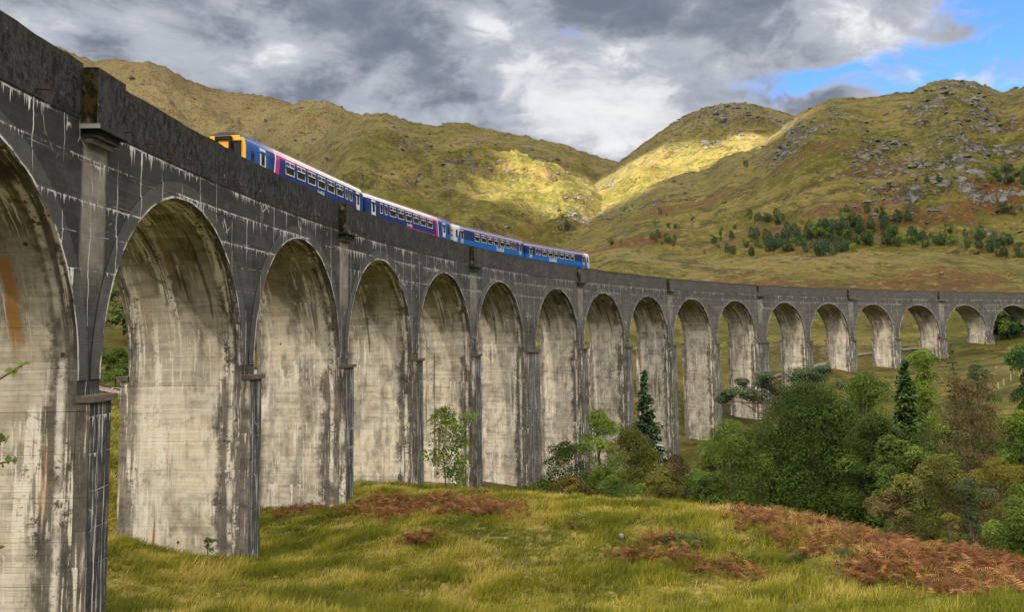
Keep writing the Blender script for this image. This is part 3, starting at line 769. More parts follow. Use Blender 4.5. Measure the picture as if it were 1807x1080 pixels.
for k in list(KS)[:-1]:
    uc = U(k)+hwk(k)+R_ARCH
    ang = np.linspace(0, math.pi, NA+1)
    jit = [0.0]+[rnd.gauss(0, .012) for _ in range(NA-1)]+[0.0]
    T = .80
    # rings on both faces
    for face in (0, 1):
        s = SM()
        df = -.035 if face == 0 else WID+.035; db = .30 if face == 0 else WID-.30
        for i in range(NA):
            a0, a1 = ang[i], ang[i+1]
            def pt(a, r, d_): return (uc-r*math.cos(a), d_, Z_SPR+r*math.sin(a))
            r0, r1 = R_ARCH+jit[i], R_ARCH+jit[i+1]; e0 = e1 = R_ARCH+T
            rs = np.linspace(0, 1, 4)
            for j in range(3):
                q = [pt(a0, r0+(e0-r0)*rs[j], df), pt(a1, r1+(e1-r1)*rs[j], df), pt(a1, r1+(e1-r1)*rs[j+1], df), pt(a0, r0+(e0-r0)*rs[j+1], df)]
                rim = [rs[j]*T, rs[j]*T, rs[j+1]*T, rs[j+1]*T]
                if face: q, rim = q[::-1], rim[::-1]
                s.quad(q, 0, rim)
            q = [pt(a0, e0, df), pt(a1, e1, df), pt(a1, e1, db), pt(a0, e0, db)]
            s.quad(q if face == 0 else q[::-1], 0, [.77]*4)
            dd = df+(.26 if face == 0 else -.26)
            q = [pt(a0, r0, df), pt(a0, r0, dd), pt(a1, r1, dd), pt(a1, r1, df)]
            al = [Z_SPR+R_ARCH*(a if a < math.pi/2 else math.pi-a) for a in (a0, a0, a1, a1)]
            s.quad(q if face == 0 else q[::-1], 1, None, al if face == 0 else al[::-1])
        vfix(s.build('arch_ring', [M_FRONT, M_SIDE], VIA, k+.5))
    s = SM()
    for i in range(NA):
        a0, a1 = ang[i], ang[i+1]
        r0, r1 = R_ARCH+jit[i], R_ARCH+jit[i+1]
        al = [Z_SPR+R_ARCH*(a if a < math.pi/2 else math.pi-a) for a in (a0, a1)]
        d0, d1 = .225, WID-.225
        s.quad([(uc-r0*math.cos(a0), d0, Z_SPR+r0*math.sin(a0)), (uc-r0*math.cos(a0), d1, Z_SPR+r0*math.sin(a0)),
                (uc-r1*math.cos(a1), d1, Z_SPR+r1*math.sin(a1)), (uc-r1*math.cos(a1), d0, Z_SPR+r1*math.sin(a1))], 0, None, [al[0], al[0], al[1], al[1]])
    vfix(s.build('arch_soffit', [M_SIDE], VIA, k+(1.0 if True else 0)))
    # spandrel walls
    E_ = R_ARCH+T
    ua, ub = U(k), U(k+1)
    us = sorted(set([ua, ub]+[float(v) for v in np.linspace(max(ua, uc-E_), min(ub, uc+E_), 60)]+[v for v in (ua+.7, ua+.9, ua+1.1, ub-1.1, ub-.9, ub-.7)]))
    us = [v for i, v in enumerate(us) if i == 0 or v-us[i-1] > 1e-4]
    zb = [Z_SPR+math.sqrt(max(0.0, E_*E_-(v-uc)**2)) for v in us]
    for face in (0, 1):
        s = SM(); d_ = 0.0 if face == 0 else WID
        for i in range(len(us)-1):
            q = [(us[i], d_, zb[i]), (us[i+1], d_, zb[i+1]), (us[i+1], d_, Z_STR), (us[i], d_, Z_STR)]
            s.quad(q if face == 0 else q[::-1], 0)
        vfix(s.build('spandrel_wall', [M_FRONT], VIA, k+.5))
# deck, ballast and rails
s = SM()
uu = np.linspace(U(-1), U(18), 160)
for a, b in zip(uu[:-1], uu[1:]):
    s.quad([(a, .4, 22.64), (b, .4, 22.64), (b, WID-.4, 22.64), (a, WID-.4, 22.64)], 0)
vfix(s.build('track_bed', [M_BALLAST], VIA))
for off in (-.7175, .7175):
    s = SM()
    for a, b in zip(uu[:-1], uu[1:]):
        s.box(a, b, WID/2+off-.035, WID/2+off+.035, 22.70, 22.86, 0, skip='lr')
    vfix(s.build('rail', [M_STEEL], VIA))
# parapets, with refuges on every second pier
refs = [k for k in KS if k % 2]
HR = 1.15
for face in (0, 1):
    cuts = [U(-1)]+[v for k in refs[1:] for v in (U(k)-HR, U(k)+HR)]+[U(18)]
    for j in range(0, len(cuts)-1, 2):
        a, b = cuts[j], cuts[j+1]
        s = SM(); n_ = max(4, int((b-a)/.55)); xs_ = np.linspace(a, b, n_+1)
        d0, d1 = (-.025, .43) if face == 0 else (WID-.43, WID+.025)
        tops = [Z_PAR+rnd.gauss(0, .018)+.02*math.sin(v*.9) for v in xs_]
        if j+2 < len(cuts): 
            tops[-1] = tops[-2]
        for i in range(n_):
            x0, x1 = xs_[i], xs_[i+1]; t0, t1 = tops[i], tops[i+1]
            s.quad([(x0, d0, Z_STR), (x1, d0, Z_STR), (x1, d0, t1), (x0, d0, t0)])
            s.quad([(x1, d1, Z_STR), (x0, d1, Z_STR), (x0, d1, t0), (x1, d1, t1)])
            s.quad([(x0, d0, t0), (x1, d0, t1), (x1, d1, t1), (x0, d1, t0)])
            s.quad([(x0, d1, Z_STR), (x1, d1, Z_STR), (x1, d0, Z_STR), (x0, d0, Z_STR)])
        s.quad([(a, d1, Z_STR), (a, d0, Z_STR), (a, d0, tops[0]), (a, d1, tops[0])])
        s.quad([(b, d0, Z_STR), (b, d1, Z_STR), (b, d1, tops[-1]), (b, d0, tops[-1])])
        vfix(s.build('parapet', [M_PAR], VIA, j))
    for k in refs[1:]:
        u = U(k)
        s = SM(); sg = 1 if face == 0 else -1; o = 0 if face == 0 else WID
        def dr(a, b): return (o+a, o+b) if face == 0 else (o-b, o-a)
        d0, d1 = dr(-.56, -.14)
        zt = Z_PAR-.13
        n_ = 5; xs_ = np.linspace(u-HR, u+HR, n_+1)
        s.box(u-HR+.32, u+HR-.32, d0, d1, 21.56, zt, 0, 1, 0)              # front of the refuge
        for e in (-1, 1):
            x0, x1 = (u-HR, u-HR+.32) if e < 0 else (u+HR-.32, u+HR)
            q0, q1 = dr(-.56, .43)
            s.box(x0, x1, q0, q1, 21.56, zt, 0, 1, 0)                      # its two return walls
        r = vfix(s.build('refuge', [M_PAR, M_MOSS], VIA, k))
        s = SM()
        q0, q1 = dr(-.70, -.003); s.box(u-HR-.08, u+HR+.08, q0, q1, 21.40, 21.56, 0)
        q0, q1 = dr(-.46, -.003); s.box(u-HR+.20, u+HR-.20, q0, q1, 21.16, 21.40, 0)
        q0, q1 = dr(-.26, -.003); s.box(u-HR+.32, u+HR-.32, q0, q1, 20.98, 21.16, 0)
        s.build('corbel', [M_CORB] if 'M_CORB' in globals() else [M_FRONT], r, k)
# iron rods left in the face under the parapet
for k in range(-1, 4):
    x0 = U(k)
    for j in range(1, 8):
        if rnd.random() < .35: continue
        x = x0+j*PITCHV/8
        mb = MB(); dz = rnd.uniform(-.04, .04)
        q = bend([(x, -.46+rnd.uniform(-.1, .08), 21.98+dz), (x, .02, 22.0)])
        mb.tube([q[0], q[1]], .035, 6)
        vfix(mb.build('iron_rod', [M_RUST], VIA))

# ------------------------------------------------------------------ paths
M_TAR = plain('worn reddish tarmac', (.15, .115, .115), .9, .2, var=.3, scale=2)
M_TRACK = plain('gravel track', (.12, .105, .085), .95, .1, var=.45, scale=1.2)
def strip(name, label, pts, wdt, mat, n=60):
    pts = np.array([p[:2] for p in pts]); seg = np.concatenate([[0], np.cumsum(np.hypot(*np.diff(pts, axis=0).T))])
    t = np.linspace(0, seg[-1], n); c = np.stack([np.interp(t, seg, pts[:, i]) for i in (0, 1)], -1)
    for _ in range(6): c[1:-1] = (c[:-2]+2*c[1:-1]+c[2:])/4
    dv_ = np.gradient(c, axis=0); dv_ /= np.linalg.norm(dv_, axis=1)[:, None]; nv = np.stack([-dv_[:, 1], dv_[:, 0]], -1)
    V = []; m = 5
    for j in range(m):
        e = c+nv*((j/(m-1)-.5)*wdt)+(nv*(fbm(t/2.0, t*0+j, 3, 2)*.25)[:, None] if j in (0, m-1) else 0)
        V.append(np.stack([e[:, 0], e[:, 1], terrain(e[:, 0], e[:, 1])+.22], -1))
    V = np.stack(V, 1).reshape(-1, 3); idx = np.arange(n*m).reshape(n, m)
    F = np.stack([idx[:-1, 1:], idx[:-1, :-1], idx[1:, :-1], idx[1:, 1:]], -1).reshape(-1, 4)
    tag(link(name, np_mesh(name, V, F, [mat], smooth=True)), label, name, None, 'structure')
strip('path', 'reddish tarmac path seen through the nearest full arch', [sight(px, py, 75)[0] for px, py in ((90, 672), (150, 681), (190, 690), (215, 698), (240, 707), (290, 722), (350, 745))], 2.6, M_TAR)
strip('track', 'pale gravel track winding behind the far arches', [sight(px, py, 205)[0] for px, py in ((1290, 690), (1330, 672), (1390, 660), (1430, 648), (1500, 630), (1560, 622), (1600, 617), (1680, 606))], 1.7, M_TRACK)

# ------------------------------------------------------------------ train
L_CAR = 22.55
def livery(kind, flip):
    m, n = material('carriage paint %s' % ('striped' if kind == 'a' else 'lattice'))
    x, y, z = n.sep(n.coord('Object')); x = x*float(flip)                 # cab end at -x
    nz = n.noise(n.coord('Object'), 1.5, 5, .7)
    if kind == 'a':
        c = n.mix(x.step(-7.4, -8.4), (.008, .032, .160), (.007, .085, .32))
        arcx = x-(z-1.0)*.18
        pink = arcx.gt(-7.05)*arcx.lt(-6.55)
        pink = pink.max(z.gt(2.92)*z.lt(3.12)*x.gt(-7.0)*1.0*x.step(2.0, -5.0)*1.0)
        pink = pink.max(z.gt(1.36)*z.lt(1.50)*x.gt(-6.0)*x.lt(9.0))
        c = n.mix(pink, c, (.50, .018, .22))
        wht = arcx.gt(-7.35)*arcx.lt(-7.15)
        wht = wht.max(z.gt(1.22)*z.lt(1.36)*x.gt(-6.0)*x.lt(9.0)*.8)
        wht = wht.max(z.gt(3.06)*z.lt(3.40)*x.step(-9.8, -4.0))
        c = n.mix(wht, c, (.62, .62, .64))
        c = n.mix(z.gt(3.19)*z.lt(3.225), c, (.55, .16, .06))
        c = n.mix(x.lt(-11.19)*z.lt(3.3)*.95, c, (.80, .42, .01))
    else:
        lat = ((x+z)*5.5).frac().lt(.35).max(((x-z)*5.5).frac().lt(.35))
        low = n.mix(lat*.45, (.005, .13, .44), (.009, .065, .29))
        c = n.mix((z+(nz-.5)*.02).step(1.93, 2.0), low, (.006, .026, .115))
        c = n.mix(z.gt(3.12)*z.lt(3.34)*.9, c, (.22, .25, .38))
        c = n.mix(z.gt(3.06)*z.lt(3.11), c, (.50, .07, .05))
        sal = (x+10.9-(z-1.0)*.75).lt(0.0)*((x+z*.45)*4.0).frac().step(.75, .55)
        sal = sal.max((x+10.6-(z-1.0)*.55).lt(0.0)*x.gt(-11.2)*((z*6.0).frac()).lt(.7))
        c = n.mix(sal*.85, c, (.60, .61, .66))
    c = n.mix(z.gt(3.40), c, n.mix(nz, (.045, .047, .052), (.085, .086, .09)))
    c = n.mix(nz.step(.5, .8)*.22, c, (.09, .075, .06))
    n.out(c, z.step(3.2, 3.5)*.4+.5, spec=.12); return m
M_GLASS = material('dark carriage glass'); M_GLASS[1].out((.018, .015, .012), .06, spec=.6); M_GLASS = M_GLASS[0]
M_FRAME = plain('pale window rubber and frame', (.62, .63, .65), .5, .4, var=.1)
M_DOORW = plain('white door paint', (.60, .61, .63), .4, .4, var=.1)
M_DOORG = plain('grey door paint', (.30, .34, .42), .4, .4, var=.1)
M_BLACK = plain('black rubber', (.018, .018, .018), .8, .2)
M_YEL = plain('yellow warning panel', (.78, .40, .012), .45, .4, var=.1)
M_LAMP = plain('lamp glass', (.55, .55, .5), .15, .5)
M_UNDER = plain('dirty underframe', (.045, .04, .035), .9, .1, var=.4)
M_WHITE = plain('white lettering', (.72, .72, .74), .5, .3, var=.05)
PROFILE = [(1.28, .95), (1.36, 1.35), (1.36, 2.75), (1.31, 3.05), (1.16, 3.38), (.85, 3.60), (.42, 3.72), (0, 3.75)]
PROFILE = [(-a, b) for a, b in PROFILE]+[(a, b) for a, b in PROFILE[-2::-1]]
def side_y(z):
    return float(np.interp(z, [p[1] for p in PROFILE[:8]], [-p[0] for p in PROFILE[:8]]))
def make_body(mat, cab):
    mb = MB(); xs_ = [-L_CAR/2, -L_CAR/2+.12, -L_CAR/2+.45]+[-9, -6, -3, 0, 3, 6, 9]+[L_CAR/2-.45, L_CAR/2-.12, L_CAR/2]
    n = len(PROFILE)
    for i, x in enumerate(xs_):
        e = min(i, len(xs_)-1-i); k = {0: .93, 1: .975}.get(e, 1.0)
        for (y, z) in PROFILE: mb.V.append((x, y*k, 2.2+(z-2.2)*(k if z > 2.2 else 1)))
    for i in range(len(xs_)-1):
        for j in range(n-1):
            mb.F.append([i*n+j, (i+1)*n+j, (i+1)*n+j+1, i*n+j+1]); mb.M.append(0)
        mb.F.append([i*n+n-1, (i+1)*n+n-1, (i+1)*n, i*n]); mb.M.append(0)
    mb.F.append(list(range(n))); mb.M.append(0)
    mb.F.append([(len(xs_)-1)*n+j for j in range(n)][::-1]); mb.M.append(0)
    return mb.mesh('body', [mat], False)
def panel(x0, x1, z0, z1, out_, nz_=3, depth=.03):
    """a thin panel following the body side (near side, -y), standing out_ proud"""
    mb = MB(); zs_ = np.linspace(z0, z1, nz_+1)
    for a, b in zip(zs_[:-1], zs_[1:]):
        ya, yb = -side_y(a)-out_, -side_y(b)-out_
        mb.add([(x0, ya, a), (x1, ya, a), (x1, yb, b), (x0, yb, b), (x0, ya+depth, a), (x1, ya+depth, a), (x1, yb+depth, b), (x0, yb+depth, b)],
               [(0, 1, 2, 3), (0, 3, 7, 4), (1, 5, 6, 2)]+([(0, 4, 5, 1)] if a == zs_[0] else [])+([(3, 2, 6, 7)] if b == zs_[-1] else []))
    return mb
def mirror_y(me, name):
    m2 = me.copy(); m2.name = name
    co = np.empty(len(m2.vertices)*3, np.float32); m2.vertices.foreach_get('co', co); co = co.reshape(-1, 3); co[:, 1] *= -1
    m2.vertices.foreach_set('co', co.ravel()); m2.flip_normals(); m2.update(); return m2
WZ0, WZ1 = 2.02, 2.92
def frame_mesh(w_):
    mb = MB()
    for (a, b, c_, d_) in ((-w_/2, w_/2, WZ0, WZ0+.06), (-w_/2, w_/2, WZ1-.06, WZ1), (-w_/2, -w_/2+.06, WZ0, WZ1), (w_/2-.06, w_/2, WZ0, WZ1)):
        p = panel(a, b, c_, d_, .022, 1); mb.add(p.V, p.F)
    return mb
def vent_mesh(w_):
    mb = MB(); p = panel(-w_/2+.05, w_/2-.05, WZ1-.36, WZ1-.30, .020, 1); mb.add(p.V, p.F)
    p = panel(-.035, .035, WZ1-.34, WZ1-.05, .020, 1); mb.add(p.V, p.F); return mb
SHARED = {}
def shared(key, fn, mats):
    if key not in SHARED:
        a = fn().mesh(key[0], mats); SHARED[key] = (a, mirror_y(a, key[0]))
    return SHARED[key]
def text_mesh(txt, size, mat):
    cu = bpy.data.curves.new('lettering', 'FONT'); cu.body = txt; cu.size = size; cu.extrude = .004; cu.align_x = 'CENTER'; cu.shear = .12
    o = bpy.data.objects.new('lettering_source', cu); COL.objects.link(o)
    me = bpy.data.meshes.new_from_object(o.evaluated_get(bpy.context.evaluated_depsgraph_get()))
    bpy.data.objects.remove(o); me.materials.clear(); me.materials.append(mat); return me
TXT_A = text_mesh('ScotRail', .42, M_WHITE); TXT_B = text_mesh('ScotRail', .78, M_WHITE)
def carriage(i, label, kind, flip, uc):
    q = bend([(uc, WID/2, 22.86)])[0]; t = TH0-uc/RF
    root = empty('railway_carriage', tuple(q), math.atan2(-math.cos(t), math.sin(t)))
    tag(root, label, 'carriage', None)
    b = link('body', make_body(livery(kind, flip), True), root)
    f = flip
    def both(name, key, fn, mats, x, parent):
        a, c_ = shared(key, fn, mats); o1 = link(name, a, parent, (x, 0, 0)); o2 = link(name, c_, parent, (x, 0, 0)); return o1, o2
    # six wide windows
    x0 = -4.55
    for j in range(6):
        x = f*(x0+j*1.98)
        for o, (fr, vt) in zip(both('window', ('window', 1.5), lambda: panel(-.74, .74, WZ0, WZ1, .010), [M_GLASS], x, root), ((0, 0), (1, 1))):
            for nm, fn in (('window_frame', frame_mesh), ('vent_bar', vent_mesh)):
                link(nm, shared((nm, 1.5), lambda: fn(1.5), [M_FRAME])[fr], o)
    for x in (6.95, 8.0):
        for k_, o in enumerate(both('window', ('window', .5), lambda: panel(-.25, .25, WZ0-.05, WZ1, .010), [M_GLASS], f*x, root)):
            link('window_frame', shared(('window_frame', .5), lambda: frame_mesh(.56), [M_FRAME])[k_], o)
    both('window', ('window', .42), lambda: panel(-.22, .22, 2.0, 2.85, .012), [M_GLASS], f*-10.35, root)
    dm = M_DOORW if kind == 'a' else M_DOORG
    for x in (-8.9, 9.75):
        for k_, o in enumerate(both('door', ('door', kind), lambda: panel(-.43, .43, 1.08, 3.0, .018), [dm], f*x, root)):
            link('door_window', shared(('door_window', .3), lambda: panel(-.25, .25, 1.95, 2.82, .026), [M_GLASS])[k_], o)
            link('door_pillar', shared(('door_pillar', .3), lambda: panel(.46, .52, 1.1, 3.0, .02), [M_BLACK])[k_], o)
    lt = link('lettering', TXT_A if kind == 'a' else TXT_B, root)
    lt.location = (f*(1.2 if kind == 'a' else 2.6), -1.372, 1.58 if kind == 'a' else 1.40); lt.rotation_euler = (math.pi/2, 0, 0)
    # roof gear and underframe
    mb = MB()
    for x in (-7, -2.5, 2.5, 7): mb.box(x-.7, x+.7, -.35, .35, 3.70, 3.80)
    mb.build('roof_vent', [M_UNDER], root)
    mb = MB(); mb.box(-10.6, 10.6, -1.15, 1.15, .62, .98); mb.box(-4, 3.5, -1.2, 1.2, .35, .75); mb.build('underframe', [M_UNDER], root)
    for x in (-7.8, 7.8):
        mb = MB(); mb.box(-1.7, 1.7, -1.1, 1.1, .38, .60); bo = mb.build('bogie', [M_UNDER], root, loc=(x, 0, 0))
        for wx in (-1.3, 1.3):
            mb = MB(); mb.tube([(wx, -.80, .42), (wx, -.68, .42)], .42, 16); mb.tube([(wx, .68, .42), (wx, .80, .42)], .42, 16); mb.tube([(wx, -.7, .42), (wx, .7, .42)], .08, 8)
            mb.build('wheelset', [M_STEEL], bo)
    # cab end
    e = -f*L_CAR/2
    mb = MB(); s_ = -f
    def fx(a): return e+s_*a
    def bx(mb, a, b_, y0, y1, z0, z1): mb.box(min(fx(a), fx(b_)), max(fx(a), fx(b_)), y0, y1, z0, z1)
    bx(mb, .0, .06, -1.12, 1.12, 1.0, 3.18); bx(mb, 0, .05, -.95, .95, 3.18, 3.42); cp = mb.build('cab_front', [M_YEL], root)
    for sy in (-1, 1):
        mb = MB(); bx(mb, .055, .090, min(sy*.52, sy*1.06), max(sy*.52, sy*1.06), 2.02, 2.95); mb.build('windscreen', [M_GLASS], cp)
        mb = MB(); bx(mb, .055, .10, min(sy*.78, sy*1.02), max(sy*.78, sy*1.02), 1.35, 1.58); mb.build('headlight', [M_LAMP], cp)
    mb = MB(); bx(mb, .052, .068, -1.09, 1.09, 1.92, 3.10); mb.build('windscreen_surround', [M_BLACK], cp)
    mb = MB()
    bx(mb, .06, .34, -.50, -.38, 1.0, 3.34); bx(mb, .06, .34, .38, .50, 1.0, 3.34); bx(mb, .06, .34, -.38, .38, 3.14, 3.34)
    bx(mb, .055, .075, -1.0, 1.0, 2.98, 3.10)
    g = mb.build('gangway', [M_BLACK], root)
    mb = MB(); bx(mb, .07, .16, -.37, .37, 1.05, 3.12); mb.build('gangway_door', [M_YEL], g)
    # inner end
    mb = MB(); bx2 = f*L_CAR/2
    mb.box(min(bx2, bx2+f*.20), max(bx2, bx2+f*.20), -.55, .55, 1.0, 3.2); mb.build('gangway', [M_BLACK], root)
    mb = MB(); mb.box(e-.25 if s_ < 0 else e, e if s_ < 0 else e+.25, -.18, .18, .75, 1.0); mb.build('coupler', [M_UNDER], root)
    return root
UC0 = 38.35+L_CAR/2
for i, (lab, kind, flip) in enumerate((
        ('leading dark blue carriage with yellow cab front, pink stripe and white roof edge', 'a', 1),
        ('second carriage, dark blue with pink stripe, its yellow cab end at mid train', 'a', -1),
        ('third carriage, dark blue over bright blue, white flash at its front end', 'b', 1),
        ('last carriage at the far right end of the train, dark blue over bright blue', 'b', -1))):
    carriage(i, lab, kind, flip, UC0+i*22.95)

# ------------------------------------------------------------------ vegetation helpers
def foliage(name, a, b, c=None, tr=.30):
    m, n = material(name)
    t = n.fac('tint')
    col = n.mix(t.step(.15, .85), a, b)
    if c: col = n.mix(t.step(.72, .98), col, c)
    n.out(col, .75, spec=.15, transl=tr); return m
M_BARK = plain('grey brown bark', (.11, .09, .07), .95, .1, var=.5, scale=6)
M_BIRCH = plain('pale birch bark', (.32, .29, .26), .9, .1, var=.5, scale=7)
M_PINEBARK = plain('reddish pine bark', (.19, .10, .06), .95, .1, var=.5, scale=6)
def leaf_mesh(name, P, N, size, mat, tint, aspect=.55, rs=RS):
    """one diamond leaf clump per point P, facing roughly N"""
    n = len(P); size = np.broadcast_to(size, n)
    N = N/np.linalg.norm(N, axis=1)[:, None]
    a = rs.normal(size=(n, 3)); a -= N*(a*N).sum(1)[:, None]; a /= np.linalg.norm(a, axis=1)[:, None]
    b = np.cross(N, a)
    s = size[:, None]
    bend_ = N*(s*.18)
    V = np.stack([P-a*s*.5-bend_, P+b*s*.5*aspect, P+a*s*.5-bend_, P-b*s*.5*aspect], 1).reshape(-1, 3)
    F = np.arange(n*4).reshape(-1, 4)
    return np_mesh(name, V, F, [mat], attrs=dict(tint=np.repeat(tint, 4)))
def limb_tubes(base, tips, r0, mb, height, lean=(0, 0), seed=0, fork=.35):
    r = random.Random(seed); base = Vector(base)
    top = base+Vector((lean[0], lean[1], height))
    pts = [base-Vector((0, 0, .5))]+[base.lerp(top, t)+Vector((r.gauss(0, .03), r.gauss(0, .03), 0))*height*.5*t*(1-t)*2 for t in (0.02, .25, .5, .75, 1)]
    mb.tube(pts, [r0*1.35, r0*1.1, r0*.85, r0*.62, r0*.4, r0*.12], 7)
    for tp in tips:
        tp = Vector(tp); h = tp.z-base.z
        t = max(fork*.6, min(.92, (h/height)*.62*r.uniform(.8, 1.1)))
        st = base.lerp(top, t); mid = st.lerp(tp, .5)+Vector((0, 0, (tp-st).length*.10))
        d_ = (tp-st).length
        mb.tube([st, mid, tp], [r0*.36*(1-t*.5), r0*.2, r0*.05], 5, cap=False)
def leafy_tree(name, label, cat, px, dist, ytop, wpx, mat, seed, n=6000, leaf=.30, lobes=26, trunk=M_BARK, low=.12, shape=1.0, group=None, depth=1.0, gap=.0, ybase=None, narrow=1.0, world=None, tr=.014):
    rs = np.random.RandomState(seed)
    bx, by, bz = at(px, dist) if world is None else world
    top = spot(px, ytop, dist)[2]; H = max(1.2, top-bz); W = wpx*dist/FPX/2*(1.18 if wpx > 60 else 1.0); n = int(n*(2.9 if wpx > 60 else 1.8 if wpx > 40 else 1.0)); leaf = leaf*.72
    C_ = []
    z0 = bz+H*low
    for i in range(lobes*6):
        t = ((i % lobes)+rs.rand())/lobes
        env = (math.sin(math.pi*min(1, (t*.80+.20)))**.55 if shape == 1 else (1-t)**.75*.95+.08)*narrow**0
        a = rs.rand()*2*math.pi; rr = math.sqrt(rs.rand())*env
        lr = W*(.24+.20*rs.rand())*(1.0-.30*t)
        c = np.array([math.cos(a)*rr*max(.1, W-lr), math.sin(a)*rr*max(.1, W-lr)*depth, z0+(bz+H-z0-lr*.8)*t])
        C_.append((*c, lr))
        if len(C_) >= lobes: break
    C_ = np.array(C_)
    # make sure the leading top exists
    C_[0] = (rs.normal()*W*.08, rs.normal()*W*.08, bz+H-W*.30, W*.30)
    for i in range(1, 5): C_[i] = (rs.normal()*W*.32, rs.normal()*W*.32*depth, bz+H-W*(.45+.25*rs.rand()), W*.34)
    w_ = C_[:, 3]**2; w_ = w_/w_.sum(); ch = rs.choice(len(C_), n, p=w_)
    dr_ = rs.normal(size=(n, 3)); dr_ /= np.linalg.norm(dr_, axis=1)[:, None]; dr_[:, 2] = np.where(dr_[:, 2] < -.35, -dr_[:, 2], dr_[:, 2])
    rad = (.60+.46*rs.rand(n)**.5)
    clump = rs.rand(len(C_))
    P = C_[ch, :3]+dr_*C_[ch, 3][:, None]*rad[:, None]*np.array([1, 1, .85])
    keep = fbm(P[:, 0]*1.1+seed, P[:, 2]*1.1+P[:, 1]*.7, seed, 3) > -.33+gap
    P, dr_, ch = P[keep], dr_[keep], ch[keep]
    N = dr_+rs.normal(size=P.shape)*.38+np.array([0, 0, .40])
    tint = np.clip(.08+.62*clump[ch]+rs.normal(size=len(P))*.13+.22*fbm(P[:, 0]*.6, P[:, 2]*.6+P[:, 1]*.4, seed+3, 2), 0, 1)
    root = empty(name, (bx, by, bz)); tag(root, label, cat, group)
    P = P-np.array([0, 0, bz])
    link('crown', leaf_mesh('crown', P, N, leaf*(.7+.6*rs.rand(len(P))), mat, tint, rs=rs), root)
    mb = MB(); tips = C_[rs.choice(len(C_), min(len(C_), 16), replace=False), :3]-np.array([0, 0, bz])
    limb_tubes((0, 0, 0), tips, max(.04, H*tr), mb, H*.9, (C_[0, 0], C_[0, 1]), seed)
    mb.build('trunk', [trunk], root)
    return root
def conifer(name, label, cat, px, dist, ytop, wpx, mat, seed, group=None, dens=1.0, droop=.25, ragged=.2, world=None, trunk=M_BARK):
    rs = np.random.RandomState(seed)
    bx, by, bz = at(px, dist) if world is None else world
    H = max(2.0, spot(px, ytop, dist)[2]-bz); W = wpx*dist/FPX/2*1.35
    P, N, T = [], [], []
    levels = int(22*dens+8)
    for i in range(levels):
        t = (i+.5)/levels; z = H*(.06+.93*t); R = W*(1-t)**.8*(1+ragged*rs.normal())+.06*W
        for k in range(max(6, int(15*(1-t)+5))):
            a = rs.rand()*2*math.pi; RR = R*(.65+.45*rs.rand()); m_ = max(4, int(13*RR/W)+3)
            s_ = np.linspace(.12, 1, m_)
            pts = np.stack([np.cos(a)*RR*s_, np.sin(a)*RR*s_, z-droop*RR*s_+.12*RR*s_**2], -1)+rs.normal(size=(m_, 3))*.035*W
            P.append(pts); N.append(np.tile([math.cos(a)*.3, math.sin(a)*.3, 1.0], (m_, 1))+rs.normal(size=(m_, 3))*.45)
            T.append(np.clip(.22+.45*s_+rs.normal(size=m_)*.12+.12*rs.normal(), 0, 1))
    P, N, T = np.concatenate(P), np.concatenate(N), np.concatenate(T)
    root = empty(name, (bx, by, bz)); tag(root, label, cat, group)
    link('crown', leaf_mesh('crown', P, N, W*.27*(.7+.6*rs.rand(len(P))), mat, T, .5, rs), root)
    mb = MB(); mb.tube([(0, 0, -.5), (0, 0, H*.5), (0, 0, H*.98)], [H*.018, H*.011, .02], 6); mb.build('trunk', [trunk], root)
    return root

F_DARK = foliage('dense dark leaves', (0.029, 0.055, 0.012), (0.088, 0.140, 0.025), (0.142, 0.200, 0.036))
F_MID = foliage('mid green leaves', (0.067, 0.110, 0.020), (0.167, 0.239, 0.044), (0.250, 0.311, 0.059))
F_LIGHT = foliage('fresh green leaves', (0.098, 0.154, 0.022), (0.217, 0.308, 0.042), (0.322, 0.420, 0.070))
F_OLIVE = foliage('olive autumn leaves', (0.077, 0.087, 0.019), (0.185, 0.183, 0.043), (0.262, 0.233, 0.054))
F_WILLOW = foliage('grey green willow leaves', (0.063, 0.091, 0.039), (0.140, 0.182, 0.087), (0.224, 0.266, 0.140))
F_BROWN = foliage('brown autumn twigs and leaves', (.080, .064, .026), (.175, .135, .058), (.24, .185, .08))
F_YELLOW = foliage('yellowing leaves', (0.130, 0.124, 0.023), (0.273, 0.240, 0.046), (0.364, 0.286, 0.065))
F_SPRUCE = foliage('blue green needles', (0.029, 0.059, 0.029), (0.072, 0.123, 0.062), (0.106, 0.157, 0.086), .2)
F_CONIF = foliage('dark conifer needles', (0.023, 0.060, 0.016), (0.068, 0.137, 0.034), (0.117, 0.195, 0.046), .2)
F_PINE = foliage('pine needles', (0.047, 0.078, 0.038), (0.115, 0.165, 0.078), (0.176, 0.223, 0.115), .1)

# ------------------------------------------------------------------ trees by the viaduct
leafy_tree('young_rowan', 'slender light green sapling growing against the fifth visible pier', 'tree', 785, 74, 716, 92, F_LIGHT, 3, n=900, leaf=.33, lobes=40, low=.0, gap=.04, tr=.008)
conifer('spruce_tree', 'narrow blue green spruce standing inside an arch beside the teal roofed shed', 'tree', 1133, 145, 652, 50, F_SPRUCE, 4)
leafy_tree('birch_tree', 'fresh light green birch before the seventh pier', 'tree', 1052, 112, 722, 96, F_LIGHT, 5, n=3000, leaf=.34, lobes=30)
leafy_tree('alder_bush', 'dark twiggy alder with bare grey stems beside the thick pier', 'tree', 990, 92, 775, 92, F_DARK, 6, n=1500, leaf=.30, lobes=20, low=.38, trunk=M_BIRCH, gap=.08)
leafy_tree('olive_tree', 'olive and yellowing broad tree below the teal roofed shed', 'tree', 1108, 96, 752, 120, F_OLIVE, 7, n=5200, leaf=.28, lobes=34)
